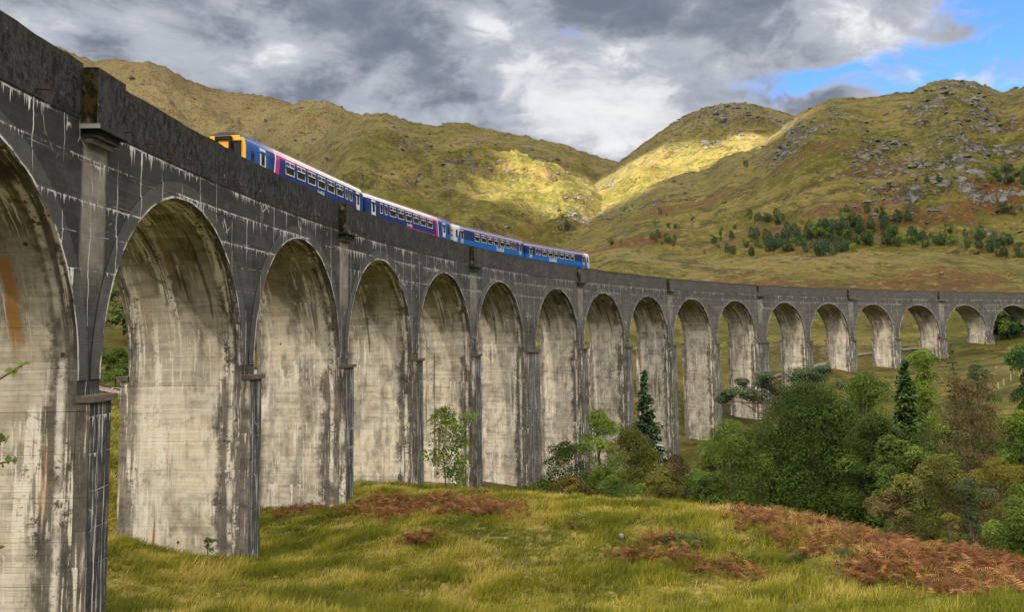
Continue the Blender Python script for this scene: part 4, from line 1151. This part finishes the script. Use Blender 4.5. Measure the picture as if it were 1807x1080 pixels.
leafy_tree('brown_birch', 'thin brownish birch between the olive tree and the dark bush', 'tree', 1180, 88, 800, 80, F_BROWN, 8, n=2400, leaf=.24, lobes=24, trunk=M_BIRCH, gap=.02)
leafy_tree('alder_tree', 'dark green rounded alder left of the largest tree', 'tree', 1283, 84, 738, 150, F_MID, 9, n=9000, leaf=.25, lobes=46)
leafy_tree('oak_tree', 'largest dense dark green oak in the centre of the trees', 'tree', 1418, 86, 668, 245, F_DARK, 10, n=22000, leaf=.28, lobes=70)
leafy_tree('willow_tree', 'tall pale grey green willow rising right behind the largest oak', 'tree', 1522, 90, 652, 130, F_MID, 11, n=9000, leaf=.27, lobes=46)
leafy_tree('oak_tree', 'dark oak shoulder filling the gap under the willow, right of the largest oak', 'tree', 1540, 80, 725, 150, F_DARK, 12, n=9000, leaf=.26, lobes=44)
conifer('fir_tree', 'dark green fir left of the bright green conifer', 'tree', 1590, 118, 634, 66, F_CONIF, 13)
leafy_tree('larch_tree', 'bright green larch beside the dark fir', 'tree', 1622, 122, 612, 74, F_LIGHT, 14, n=4200, leaf=.34, lobes=34, shape=2)
conifer('thin_spruce', 'thin lone spruce with sparse branches before the far piers', 'tree', 1675, 140, 603, 26, F_CONIF, 15, dens=.5, ragged=.5)
leafy_tree('round_bush', 'round grey green bush on the far grass', 'bush', 1716, 138, 640, 62, F_WILLOW, 16, n=2600, leaf=.34, lobes=24)
leafy_tree('fir_clump', 'big dark green conifer at the right edge of the picture', 'tree', 1806, 96, 606, 96, F_CONIF, 17, n=7000, leaf=.30, lobes=40, shape=2)
leafy_tree('lime_bush', 'bright lime green bush below the dark conifer at the right edge', 'bush', 1792, 80, 722, 84, F_LIGHT, 18, n=4200, leaf=.26, lobes=32)
leafy_tree('dark_bush', 'dark rounded bush at the right end of the bracken', 'bush', 1788, 46, 852, 112, F_MID, 19, n=7600, leaf=.16, lobes=42, low=.02)
leafy_tree('willow_bush', 'grey green willow bush among brown bushes behind the bracken', 'bush', 1692, 62, 842, 64, F_WILLOW, 20, n=2800, leaf=.18, lobes=22, low=.03, shape=2)
leafy_tree('brown_bush', 'low russet bush between the oak and the willow bush', 'bush', 1560, 62, 862, 84, F_BROWN, 21, n=3000, leaf=.18, lobes=26, low=.02)
leafy_tree('olive_bush', 'olive brown bush in front of the bare larch', 'bush', 1640, 64, 800, 120, F_OLIVE, 22, n=6000, leaf=.19, lobes=40, low=.03)
leafy_tree('olive_bush', 'yellowish bush below the lime bush on the right', 'bush', 1745, 66, 802, 100, F_YELLOW, 23, n=4200, leaf=.19, lobes=34, low=.03)
leafy_tree('fern_bush', 'small bright yellow green bush standing in the bracken edge', 'bush', 1652, 53, 902, 40, F_YELLOW, 24, n=700, leaf=.15, lobes=12, low=.0)
leafy_tree('low_bush', 'yellow tinged low bush at the foot of the dark alder', 'bush', 998, 82, 838, 60, F_YELLOW, 25, n=1900, leaf=.20, lobes=20, low=.0)
leafy_tree('low_bush', 'low green bush under the olive tree', 'bush', 1072, 80, 836, 84, F_MID, 26, n=2600, leaf=.20, lobes=22, low=.0)
leafy_tree('low_bush', 'dim green bush under the brownish birch', 'bush', 1165, 76, 838, 90, F_OLIVE, 27, n=3000, leaf=.20, lobes=24, low=.0)
leafy_tree('low_bush', 'small dark bush at the foot of the dark rounded alder', 'bush', 1236, 74, 842, 70, F_DARK, 28, n=2600, leaf=.20, lobes=22, low=.0)
leafy_tree('low_bush', 'green sprig against the foot of the nearest full pier', 'bush', 373, 50.2, 948, 30, F_MID, 29, n=260, leaf=.17, lobes=12, low=.0, tr=.01)
leafy_tree('mid_tree', 'green tree behind the nearest full arch beside the path', 'tree', 207, 150, 612, 66, F_MID, 30, n=3600, leaf=.42, lobes=34, low=.05)
r_ = random.Random(21); count = {}
ORD = ('first', 'second', 'third', 'fourth', 'fifth', 'sixth', 'seventh', 'eighth', 'ninth', 'tenth', 'eleventh', 'twelfth', 'thirteenth', 'fourteenth', 'fifteenth', 'sixteenth', 'seventeenth', 'eighteenth', 'nineteenth', 'twentieth', 'twenty first', 'twenty second', 'twenty third', 'twenty fourth')
for i in range(34):
    px = 955+i*26+r_.uniform(-10, 10); dist = r_.uniform(84, 116) if px < 1500 else r_.uniform(70, 112)
    ytop = (835 if px < 1150 else 800 if px < 1260 else 770 if px < 1600 else 745)+r_.uniform(-18, 30)
    mt, cn = r_.choice(((F_MID, 'mid green'), (F_OLIVE, 'olive'), (F_DARK, 'dark green'), (F_MID, 'mid green'), (F_BROWN, 'brownish'), (F_MID, 'mid green'), (F_DARK, 'dark green')))
    count[cn] = count.get(cn, 0)+1
    leafy_tree('thicket_tree', '%s %s tree from the left in the thicket between knoll and viaduct' % (ORD[count[cn]-1], cn), 'tree', px, dist, ytop, r_.uniform(76, 115), mt, 200+i, n=2400, leaf=.34, lobes=34, low=.03, group='trees of the thicket')
# bare brown larch with many twigs
def bare_tree():
    rs = np.random.RandomState(44); bx, by, bz = at(1700, 78); H = spot(1700, 668, 78)[2]-bz; W = 190*78/FPX/2
    root = empty('bare_birch', (bx, by, bz)); tag(root, 'nearly bare brown birch with pale twigs on the right', 'tree')
    mb = MB(); mb.tube([(0, 0, -.5), (.1, .1, H*.35), (-.15, 0, H*.7), (0, .1, H)], [.22, .16, .09, .02], 7); mb.build('trunk', [M_BARK], root)
    mb = MB(); tips = []
    for i in range(110):
        t = rs.uniform(.12, .97); a = rs.rand()*2*math.pi; ln = W*(1.05-t*.72)*rs.uniform(.6, 1.05)
        p0 = Vector((0, 0, H*t)); p2 = p0+Vector((math.cos(a)*ln, math.sin(a)*ln, ln*rs.uniform(.1, .65))); p1 = p0.lerp(p2, .5)+Vector((0, 0, ln*.10))
        mb.tube([p0, p1, p2], [.055*(1.2-t), .03, .008], 4, cap=False)
        for j in range(7):
            s_ = rs.uniform(.3, 1); q = p0.lerp(p2, s_); b_ = rs.rand()*2*math.pi; l2 = ln*rs.uniform(.15, .38)
            e = q+Vector((math.cos(b_)*l2, math.sin(b_)*l2, l2*rs.uniform(-.4, .8))); mb.tube([q, e], [.018, .006], 3, cap=False); tips += [(q, e)]
    mb.build('branch', [M_BARK], root)
    P = np.array([tuple(a.lerp(b, rs.rand())) for a, b in tips for _ in range(20)])+rs.normal(size=(len(tips)*20, 3))*.26
    link('crown', leaf_mesh('crown', P, rs.normal(size=P.shape)+[0, 0, .5], .17*(.6+.8*rs.rand(len(P))), F_BROWN, np.clip(rs.normal(.5, .25, len(P)), 0, 1), .5, rs), root)
bare_tree()
# flat topped Scots pine behind the oak
def scots_pine():
    rs = np.random.RandomState(45); D_ = 108; bx, by, bz = at(1395, D_); k = D_/FPX
    root = empty('scots_pine', (bx, by, bz)); tag(root, 'spreading flat topped pine showing above the largest oak', 'tree')
    rt = np.array([_rt[0], _rt[1], 0])
    H = spot(1395, 648, D_)[2]-bz
    mb = MB(); mb.tube([(0, 0, -.5), (.2, .1, H*.5), (-.2, 0, H*.92)], [.30, .22, .08], 7)
    P, N, T = [], [], []
    for (px, py, w_) in ((1312, 690, 50), (1295, 694, 30), (1345, 675, 42), (1385, 660, 54), (1420, 656, 50), (1440, 668, 40), (1352, 688, 44), (1400, 680, 60), (1330, 700, 50), (1380, 700, 60), (1365, 662, 34), (1405, 668, 40), (1432, 652, 30), (1455, 680, 44), (1322, 672, 28), (1300, 704, 34), (1425, 690, 50)):
        c = rt*((px-1395)*k)+np.array([0, 0, spot(px, py, D_)[2]-bz]); c[:2] += rs.normal(size=2)*1.0
        p0 = Vector((0, 0, H*rs.uniform(.55, .8))); pe = Vector(c); mb.tube([p0, p0.lerp(pe, .55)+Vector((0, 0, -.35)), pe-Vector((0, 0, .25))], [.12, .07, .02], 5, cap=False)
        n = 420; w_ *= 1.0; d_ = rs.normal(size=(n, 3)); d_ /= np.linalg.norm(d_, axis=1)[:, None]; r_ = w_*k/2
        p = c+d_*np.array([r_, r_, r_*.5])*(rs.rand(n)**.4)[:, None]
        P.append(p); N.append(d_+[0, 0, .8]); T.append(np.clip(.3+d_[:, 2]*.25+rs.normal(size=n)*.15, 0, 1))
    mb.build('trunk', [M_PINEBARK], root)
    P, N, T = map(np.concatenate, (P, N, T))
    link('crown', leaf_mesh('crown', P, N, .34*(.6+.7*rs.rand(len(P))), F_PINE, T, .4, rs), root)
scots_pine()

# ------------------------------------------------------------------ trees on the hillside: a few shared shapes, each tree its own object
def proto_crown(kind, seed):
    rs = np.random.RandomState(seed); n = 520
    if kind == 0:                              # young pine, ovoid and ragged
        t = rs.rand(n)**.9; a = rs.rand(n)*6.283; R = .30*(np.sin(np.pi*np.clip(t*.8+.2, 0, 1))**.7)*(.5+.6*rs.rand(n)**.5)
        P = np.stack([np.cos(a)*R, np.sin(a)*R, .06+t*.92], -1)
    else:                                      # clumped broad crown
        c = rs.normal(size=(9, 3))*[.20, .20, .20]+[0, 0, .55]; ch = rs.randint(0, 9, n); d_ = rs.normal(size=(n, 3)); d_ /= np.linalg.norm(d_, axis=1)[:, None]
        P = c[ch]+d_*.19*rs.rand(n)[:, None]**.4; P[:, 2] = np.clip(P[:, 2], .05, 1)
    N = P-[0, 0, .5]+rs.normal(size=P.shape)*.3+[0, 0, .3]
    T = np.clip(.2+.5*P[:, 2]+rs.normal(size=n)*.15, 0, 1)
    return leaf_mesh('crown', P, N, .092*(.7+.6*rs.rand(n)), [F_SPRUCE, F_MID, F_CONIF][kind if kind < 3 else 0], T, .6, rs)
def hill_trees():
    protos = [proto_crown(0, 1), proto_crown(0, 2), proto_crown(1, 3), proto_crown(2, 4)]
    mb = MB(); mb.tube([(0, 0, -.15), (0, 0, .5)], [.022, .012], 5); tr = mb.mesh('trunk', [M_BARK])
    r = random.Random(5)
    areas = [(1150, 1200, 412, 436, 9, 8, 'pines scattered on the slope left of the wood'), (1255, 1300, 405, 440, 12, 8, 'pines scattered on the slope left of the wood'), (1300, 1385, 378, 398, 15, 9, 'trees on the slope above the pine wood'),
             (1240, 1330, 446, 452, 7, 7, 'pines along the lower edge of the pine wood'), (1300, 1420, 418, 448, 26, 9, 'pines of the wood on the moor'), (1380, 1520, 402, 449, 40, 10, 'pines of the wood on the moor'), (1480, 1610, 388, 436, 38, 10, 'pines of the wood on the moor'),
             (1440, 1470, 446, 455, 4, 10, 'pines along the lower edge of the pine wood'), (1600, 1740, 414, 444, 30, 8, 'pines of the small wood to the right'), (1725, 1815, 428, 456, 22, 8, 'pines of the small wood to the right'),
             (1150, 1240, 375, 405, 9, 6, 'scattered trees high on the rocky hill'), (1480, 1570, 368, 384, 6, 7, 'scattered trees high on the rocky hill'), (1745, 1815, 303, 330, 24, 8, 'wood high at the right edge of the rocky hill'),
             (1620, 1740, 318, 326, 8, 5, 'wood high at the right edge of the rocky hill'), (985, 1002, 372, 412, 5, 8, 'trees in the gully between the hills'), (1095, 1135, 364, 376, 4, 6, 'scattered trees high on the rocky hill'), (1755, 1815, 370, 382, 10, 6, 'small trees at the right edge above the moor'),
             (1310, 1330, 290, 305, 2, 7, 'scattered trees high on the rocky hill'), (1075, 1110, 428, 434, 4, 6, 'pines scattered on the slope left of the wood')]
    cnt = {}
    for (x0, x1, y0, y1, n, h, grp) in areas:
        for _ in range(n):
            px, py = r.uniform(x0, x1), r.uniform(y0, y1)
            q, dist = sight(px, py, 250)
            if dist > 2000: continue
            o = empty('hillside_tree', tuple(q), r.uniform(0, 6.28)); s_ = h*r.uniform(.34, .80)*(1 if dist < 700 else 1.15)
            o.scale = (s_*r.uniform(.85, 1.25),)*2+(s_,)
            tag(o, 'small tree among the '+grp, 'tree', grp)
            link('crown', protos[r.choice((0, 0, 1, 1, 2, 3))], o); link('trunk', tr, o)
    # trees on the bank behind the near arches
    for i in range(60):
        px = r.uniform(60, 520) if i < 46 else r.uniform(1752, 1812); dist = r.uniform(165, 330) if i < 46 else r.uniform(272, 296)
        q = at(px, dist); o = empty('bank_tree', tuple(q), r.uniform(0, 6.28)); s_ = r.uniform(8, 13) if i < 46 else r.uniform(4, 6.5); o.scale = (s_*1.1, s_*1.1, s_)
        tag(o, *(('dark green tree of the wooded bank glimpsed through the near arches', 'tree', 'trees of the wooded bank behind the near arches') if i < 46 else ('dark tree behind the farthest visible arch at the right edge', 'tree', 'trees behind the farthest visible arch')))
        link('crown', protos[r.choice((1, 2, 2, 3))], o); link('trunk', tr, o)
hill_trees()

# ------------------------------------------------------------------ rocks
def rock_template(seed):
    rs = np.random.RandomState(seed)
    t = (1+5**.5)/2
    V = np.array([(-1, t, 0), (1, t, 0), (-1, -t, 0), (1, -t, 0), (0, -1, t), (0, 1, t), (0, -1, -t), (0, 1, -t), (t, 0, -1), (t, 0, 1), (-t, 0, -1), (-t, 0, 1)])/1.9
    F = np.array([(0, 11, 5), (0, 5, 1), (0, 1, 7), (0, 7, 10), (0, 10, 11), (1, 5, 9), (5, 11, 4), (11, 10, 2), (10, 7, 6), (7, 1, 8), (3, 9, 4), (3, 4, 2), (3, 2, 6), (3, 6, 8), (3, 8, 9), (4, 9, 5), (2, 4, 11), (6, 2, 10), (8, 6, 7), (9, 8, 1)])
    return V*(1+rs.normal(size=(12, 1))*.22)+rs.normal(size=(12, 3))*.10, F
def rock_mat(name, a, b):
    m, n = material(name); p = n.pos(); f = n.noise(p, .35, 5, .7); g = n.noise(p, 3.0, 4, .7)
    n.out(n.mix((f*.7+g*.4).step(.35, .75), a, b), .95, bump=f+g*.4, bdist=.4, bstr=.8, spec=.1); return m
M_ROCK = rock_mat('grey mountain rock', (.040, .040, .043), (.155, .152, .146))
def scatter_rocks():
    rs = np.random.RandomState(77)
    T = [rock_template(i) for i in range(8)]
    n = 150000
    az = rs.uniform(-.63, .44, n); r = np.exp(rs.uniform(math.log(300), math.log(2500), n))
    x = CAM[0]+r*np.cos(az); y = CAM[1]+r*np.sin(az)
    z, which, tt, rk, cm, rr, aa = terrain(x, y, True)
    gain = np.array([0, .6, 1.0, .8, 1.1, 1.1, .05, 0])[which]
    p = gain*(.010+.22*cm*sstep(rk, .2, .7)+.06*cm*cm)*(.5+.9*sstep(tt, .3, .9))
    k = rs.rand(n) < p
    x, y, z, r = x[k], y[k], z[k], r[k]
    burn = [sight(px, py, 450)[0] for px, py in ((1046, 318), (1038, 332), (1030, 348), (1020, 366), (1008, 382), (998, 394), (990, 406), (984, 416))]
    B = np.concatenate([[burn[i]*(1-t)+burn[i+1]*t for t in rs.rand(34)] for i in range(len(burn)-1)])[:, :2]+rs.normal(size=(34*(len(burn)-1), 2))*4.5
    bz_ = terrain(B[:, 0], B[:, 1]); nfield = len(x)
    x, y, z = np.concatenate([x, B[:, 0]]), np.concatenate([y, B[:, 1]]), np.concatenate([z, bz_])
    r = np.hypot(x-CAM[0], y-CAM[1])
    Vs, Fs, o = [], [], 0
    for i in range(len(x)):
        V, F = T[rs.randint(8)]
        s_ = rs.uniform(.25, 1.0)**4*r[i]*.0026+r[i]*.00045+.15
        if i >= nfield: s_ *= .55
        a = rs.rand()*6.28; ca, sa = math.cos(a), math.sin(a)
        v = V*[s_*rs.uniform(.8, 1.9), s_, s_*rs.uniform(.45, .95)]
        v = np.stack([v[:, 0]*ca-v[:, 1]*sa+x[i], v[:, 0]*sa+v[:, 1]*ca+y[i], v[:, 2]+z[i]-s_*.08], -1)
        Vs.append(v); Fs.append(F+o); o += 12
    tag(link('rocks', np_mesh('rocks', np.concatenate(Vs), np.concatenate(Fs), [M_ROCK])), 'pale grey rocks strewn over the hills', 'rocks', None, 'stuff')
scatter_rocks()
def boulder(label, px, py, wpx, rmin=25, seed=1, mat=None):
    q, dist = sight(px, py, rmin); s_ = wpx*dist/FPX/2
    V, F = rock_template(seed)
    me = bpy.data.meshes.new('boulder'); me.from_pydata([tuple(v*[s_*1.05, s_*.9, s_*.95]) for v in V], [], [tuple(f) for f in F]); me.materials.append(mat or M_BOULD)
    o = link('boulder', me, None, (q[0], q[1], q[2]+s_*.35)); tag(o, label, 'boulder')
    md = o.modifiers.new('sub', 'SUBSURF'); md.levels = md.render_levels = 1
    return o
M_BOULD = rock_mat('pale lichen boulder', (.06, .06, .055), (.25, .24, .225))
boulder('pale lichen covered boulder lying in the grass by the small green fern patch', 1097, 952, 21, seed=2)
boulder('small grey stone in the grass below the bracken', 1480, 1003, 13, seed=3)
boulder('pale stone on the far grass right of the round bush', 1758, 652, 9, 150, 4)
boulder('pale stone on the moor just above the far parapet', 1662, 484, 8, 250, 5)

# ------------------------------------------------------------------ grass and bracken
def in_pier(x, y):
    u, dd = unbend_xy(x, y); m = np.zeros(len(x), bool)
    for k in KS: m |= (np.abs(u-U(k)) < hwk(k)+.08) & (dd > -.62) & (dd < WID+.62)
    return m
M_GRASS = foliage('grass blades', (.095, .112, .010), (.255, .240, .020), (.46, .355, .115), .35)
def grass():
    rs = np.random.RandomState(5); n = 175000
    az = rs.uniform(-.62, .47, n); r = np.sqrt(rs.uniform(29**2, 74**2, n)); far = rs.rand(n) < .08
    r = np.where(far, rs.uniform(60, 130, n), r); az = np.where(far, rs.uniform(.2, .47, n), az)
    x = CAM[0]+r*np.cos(az); y = CAM[1]+r*np.sin(az)
    b = bracken_field(x, y)
    k = ~in_pier(x, y) & (b < .45+rs.rand(n)*1.1) & (rs.rand(n) < .55+.9*fbm(x/1.3, y/1.3, 6, 3))
    x, y, r = x[k], y[k], r[k]; z = terrain(x, y); n = len(x)
    tall = sstep(fbm(x/4, y/4, 8, 3), -.25, .35)
    straw = fbm(x/3.2, y/3.2, 9, 3)+.5*fbm(x/9, y/9, 10, 2)
    nb = 6
    nb = 5; X_ = np.repeat(np.stack([x, y, z], -1), nb, 0); m = len(X_)
    h = (.12+.46*np.repeat(tall, nb)*rs.rand(m)+.16*rs.rand(m)+.10*np.repeat(rs.rand(n) < .1, nb)+.32*np.repeat(rs.rand(n) < .05, nb)*rs.rand(m))*np.repeat(np.where(r > 80, 1.3, 1), nb)
    a = rs.rand(m)*6.283; lean = rs.uniform(.15, .75, m)+.15
    base = X_+np.stack([np.cos(a)*rs.rand(m)*.10, np.sin(a)*rs.rand(m)*.10, np.full(m, -.05)], -1)
    wind = np.array([.25, -.30, 0])
    tip = base+np.stack([np.cos(a)*h*lean, np.sin(a)*h*lean, h*(1-.25*lean)], -1)+wind*h[:, None]
    wv = (.014+.012*rs.rand(m))*np.repeat(np.clip(r/38, 1, 2.6), nb)
    side = np.stack([-np.sin(a+rs.normal(size=m)*.6), np.cos(a), np.zeros(m)], -1)*wv[:, None]
    V = np.stack([base-side, base+side, tip], 1).reshape(-1, 3)
    T = np.clip(.47+np.repeat(straw, nb)*1.2+rs.normal(size=m)*.17, 0, 1)
    T3 = np.stack([T*.7, T*.7, np.clip(T+.12, 0, 1)], 1).ravel()
    tag(link('grass', np_mesh('grass', V, np.arange(m*3).reshape(-1, 3), [M_GRASS], attrs=dict(tint=T3))), 'long green and straw coloured grass covering the foreground', 'grass', None, 'stuff')
grass()
M_BRACK = foliage('dead bracken fronds', (.095, .040, .016), (.230, .100, .038), (.36, .19, .075), .3)
M_FERN = foliage('green bracken fronds', (.040, .065, .016), (.10, .135, .035), (.16, .19, .05), .3)
def fern_mesh(X_, rs, hmul, mat):
    m = len(X_); a = rs.rand(m)*6.283; L = (.45+.55*rs.rand(m))*hmul; up_ = rs.uniform(.5, 1.1, m)
    D = np.stack([np.cos(a), np.sin(a), np.zeros(m)], -1); S = np.stack([-np.sin(a), np.cos(a), np.zeros(m)], -1)
    def sp(t): return X_+D*(L*t*.75)[:, None]+np.array([0, 0, 1.])*(L*(up_*t-1.0*t*t*.65))[:, None]
    Vs, Fs, o = [], [], 0; K = 9
    vv = []
    for j in range(K):
        t = .22+.76*j/K; w_ = .30*(1-t)+.03
        c0, c1 = sp(t-.028), sp(t+.028); tipz = rs.normal(size=(m, 1))*.03
        for sgn in (-1, 1):
            e = sp(t+.06)+S*(sgn*L*w_)[:, None]+np.array([0, 0, -1.])*(L*w_*.3)[:, None]+np.array([0, 0, 1.])*tipz
            vv += [c0, c1, e]
    vv += [X_-S*.012, X_+S*.012, sp(.95)]
    V = np.stack(vv, 1).reshape(-1, 3)
    per = len(vv)
    T = np.clip(.45+.35*fbm(X_[:, 0]/1.2, X_[:, 1]/1.2, 4, 2)+rs.normal(size=m)*.3, 0, 1)
    return np_mesh('bracken', V, np.arange(len(V)).reshape(-1, 3), [mat], attrs=dict(tint=np.repeat(T, per)))
def bracken():
    rs = np.random.RandomState(6); n = 90000
    az = rs.uniform(-.66, .35, n); r = np.sqrt(rs.uniform(28**2, 80**2, n))
    x = CAM[0]+r*np.cos(az); y = CAM[1]+r*np.sin(az); b = bracken_field(x, y)
    k = ~in_pier(x, y) & (b > -.22+rs.rand(n)*.75)
    x, y = x[k][:26000], y[k][:26000]; z = terrain(x, y)
    X_ = np.stack([x, y, z-.03+rs.rand(len(x))*.15], -1)
    tag(link('bracken', fern_mesh(X_, rs, 1.2, M_BRACK)), 'rust brown dead bracken covering the knoll', 'bracken', None, 'stuff')
    P = []
    for (px, py, rr, c_) in ((1215, 958, 1.1, 260), (1330, 988, .6, 60), (1400, 990, .6, 60), (1560, 900, .5, 50), (1260, 900, .7, 60), (1500, 985, .5, 50)):
        q, _ = sight(px, py, 25); P.append(np.stack([q[0]+rs.normal(size=c_)*rr*.5, q[1]+rs.normal(size=c_)*rr*.5], -1))
    P = np.concatenate(P); X_ = np.stack([P[:, 0], P[:, 1], terrain(P[:, 0], P[:, 1])], -1)
    tag(link('fern_patch', fern_mesh(X_, rs, .9, M_FERN)), 'still green ferns among the dead bracken', 'ferns', None, 'stuff')
bracken()

# ------------------------------------------------------------------ small things
def shed():
    p = spot(1157, 786, 150); gzv = gz(p[0], p[1]); top = p[2]
    root = empty('shed', (p[0], p[1], gzv), -.35); tag(root, 'small teal shed with a sloping roof at the foot of the arches', 'shed')
    h = top-gzv
    M_TEAL = plain('teal painted boards', (.03, .10, .10), .7, .3, var=.3); M_ROOF = plain('pale teal roof sheet', (.22, .32, .35), .5, .4, var=.25)
    mb = MB(); mb.box(-1.3, 1.3, -1.0, 1.0, -.6, h-.35); mb.build('wall', [M_TEAL], root)
    mb = MB(); mb.add([(-1.6, -1.3, h-.45), (1.6, -1.3, h-.30), (1.6, 1.3, h+.05), (-1.6, 1.3, h-.1), (-1.6, -1.3, h-.38), (1.6, -1.3, h-.23), (1.6, 1.3, h+.12), (-1.6, 1.3, h-.03)],
                      [(0, 3, 2, 1), (4, 5, 6, 7), (0, 1, 5, 4), (1, 2, 6, 5), (2, 3, 7, 6), (3, 0, 4, 7)]); mb.build('roof', [M_ROOF], root)
    mb = MB(); mb.box(-1.36, -1.302, -.4, .4, -.1, 1.9); mb.build('door', [plain('dark door', (.02, .05, .05))], root)
shed()
M_POST = plain('weathered post wood', (.34, .31, .27), .9, .1, var=.3)
def fence(label, pxs, dist, h=1.15):
    P = [at(px, d_) for px, d_ in zip(pxs, dist)]
    root = empty('wire_fence', P[0]); tag(root, label, 'fence'); o = Vector(P[0])
    for p in P:
        mb = MB(); mb.box(-.07, .07, -.07, .07, -.4, h); mb.build('post', [M_POST], root, loc=tuple(Vector(p)-o))
    for hz_ in (.5, 1.0):
        mb = MB(); mb.tube([Vector(p)-o+Vector((0, 0, hz_)) for p in P], .012, 4, cap=False); mb.build('wire', [M_STEEL], root)
fence('line of pale fence posts on the grass by the last visible pier', (1716, 1738, 1752, 1762, 1775, 1790, 1808), (176, 180, 184, 188, 192, 196, 200))
def rail():
    a, b = at(202, 138), at(218, 138); root = empty('wooden_barrier', a); tag(root, 'low pale wooden barrier beside the path through the nearest full arch', 'barrier')
    o = Vector(a); b = Vector(b)-o; M_P = M_POST
    for p in (Vector((0, 0, 0)), b): 
        mb = MB(); mb.box(-.08, .08, -.08, .08, -.3, .9); mb.build('post', [M_P], root, loc=tuple(p))
    mb = MB(); mb.tube([Vector((0, 0, .82)), b+Vector((0, 0, .82))], .07, 6); mb.build('rail', [M_P], root)
rail()
def walker():
    q, dist = sight(1780, 490, 240)
    root = empty('person', tuple(q), 1.0); tag(root, 'distant person in an orange red jacket walking on the moor at far right', 'person')
    vs = [(0, 0, .95), (0, 0, 1.2), (0, 0, 1.45), (0, .02, 1.56), (0, .03, 1.68), (.10, 0, .9), (.12, .10, .5), (.12, .12, .06), (.12, .24, .03), (-.10, 0, .9), (-.12, -.06, .5), (-.12, -.18, .08), (-.12, -.06, .03),
          (.20, 0, 1.42), (.26, -.06, 1.15), (.25, .06, .92), (-.20, 0, 1.42), (-.26, .05, 1.15), (-.25, .14, .93)]
    es = [(0, 1), (1, 2), (2, 3), (3, 4), (0, 5), (5, 6), (6, 7), (7, 8), (0, 9), (9, 10), (10, 11), (11, 12), (2, 13), (13, 14), (14, 15), (2, 16), (16, 17), (17, 18)]
    rd = [.14, .14, .15, .06, .10, .10, .075, .05, .045, .10, .075, .05, .045, .07, .055, .04, .07, .055, .04]
    me = bpy.data.meshes.new('body'); me.from_pydata(vs, es, []); 
    m, n = material('walker clothing'); x, y, z = n.sep(n.coord('Object'))
    c = n.mix(z.gt(.92), (.02, .03, .06), (.50, .09, .03)); c = n.mix(z.gt(1.54), c, (.35, .2, .14)); c = n.mix(z.lt(.10), c, (.02, .02, .02)); n.out(c, .8)
    me.materials.append(m); o = link('body', me, root)
    sk = o.modifiers.new('skin', 'SKIN'); ss = o.modifiers.new('sub', 'SUBSURF'); ss.levels = ss.render_levels = 1
    for i, v in enumerate(me.skin_vertices[0].data if me.skin_vertices else []): v.radius = (rd[i], rd[i])
    mb = MB(); mb.tube([(0, .03, 1.70), (0, .03, 1.80)], [.115, .05], 8); mb.build('hair', [M_BLACK], root)
    mb = MB(); mb.box(-.16, .16, -.30, -.13, 1.0, 1.45); mb.build('rucksack', [plain('dark rucksack', (.03, .03, .04))], root)
walker()
def near_birch():
    p0 = spot(-240, 900, 5.2); g = gz(p0[0], p0[1])
    root = empty('birch_sapling', (p0[0], p0[1], g)); tag(root, 'thin green leaved twigs of a sapling reaching in at the left edge', 'tree')
    o = np.array([p0[0], p0[1], g]); mb = MB(); top = spot(-220, 560, 5.2)-o
    mb.tube([(0, 0, -.2), tuple(top*.5+[.02, .02, 0]), tuple(top)], [.03, .02, .008], 6)
    P = []
    for tw in (((-190, 690), (-60, 690), (0, 668), (44, 641)), ((-200, 800), (-80, 800), (-20, 790), (10, 775)), ((-200, 850), (-80, 845), (-30, 825), (26, 812)), ((-200, 980), (-90, 990), (-40, 975), (2, 966))):
        q = [spot(px, py, 5.2)-o for px, py in tw]; mb.tube([tuple(v) for v in q], [.016, .012, .008, .004], 5)
        for t in ((1.0, 0), (.93, 1), (.86, -1), (.80, 1)):
            f = t[0]*3; i = min(2, int(f)); v = q[i]+(q[i+1]-q[i])*(f-i); P.append(v+np.array([0, 0, t[1]*.012]))
    mb.build('trunk', [M_BARK], root); P = np.array(P)
    rs = np.random.RandomState(3)
    N = -np.array([_fw]*len(P))+rs.normal(size=P.shape)*.7+[0, 0, .6]
    link('crown', leaf_mesh('crown', P, N, .055*(.7+.5*rs.rand(len(P))), F_LIGHT, rs.uniform(.1, .9, len(P)), .6, rs), root)
near_birch()
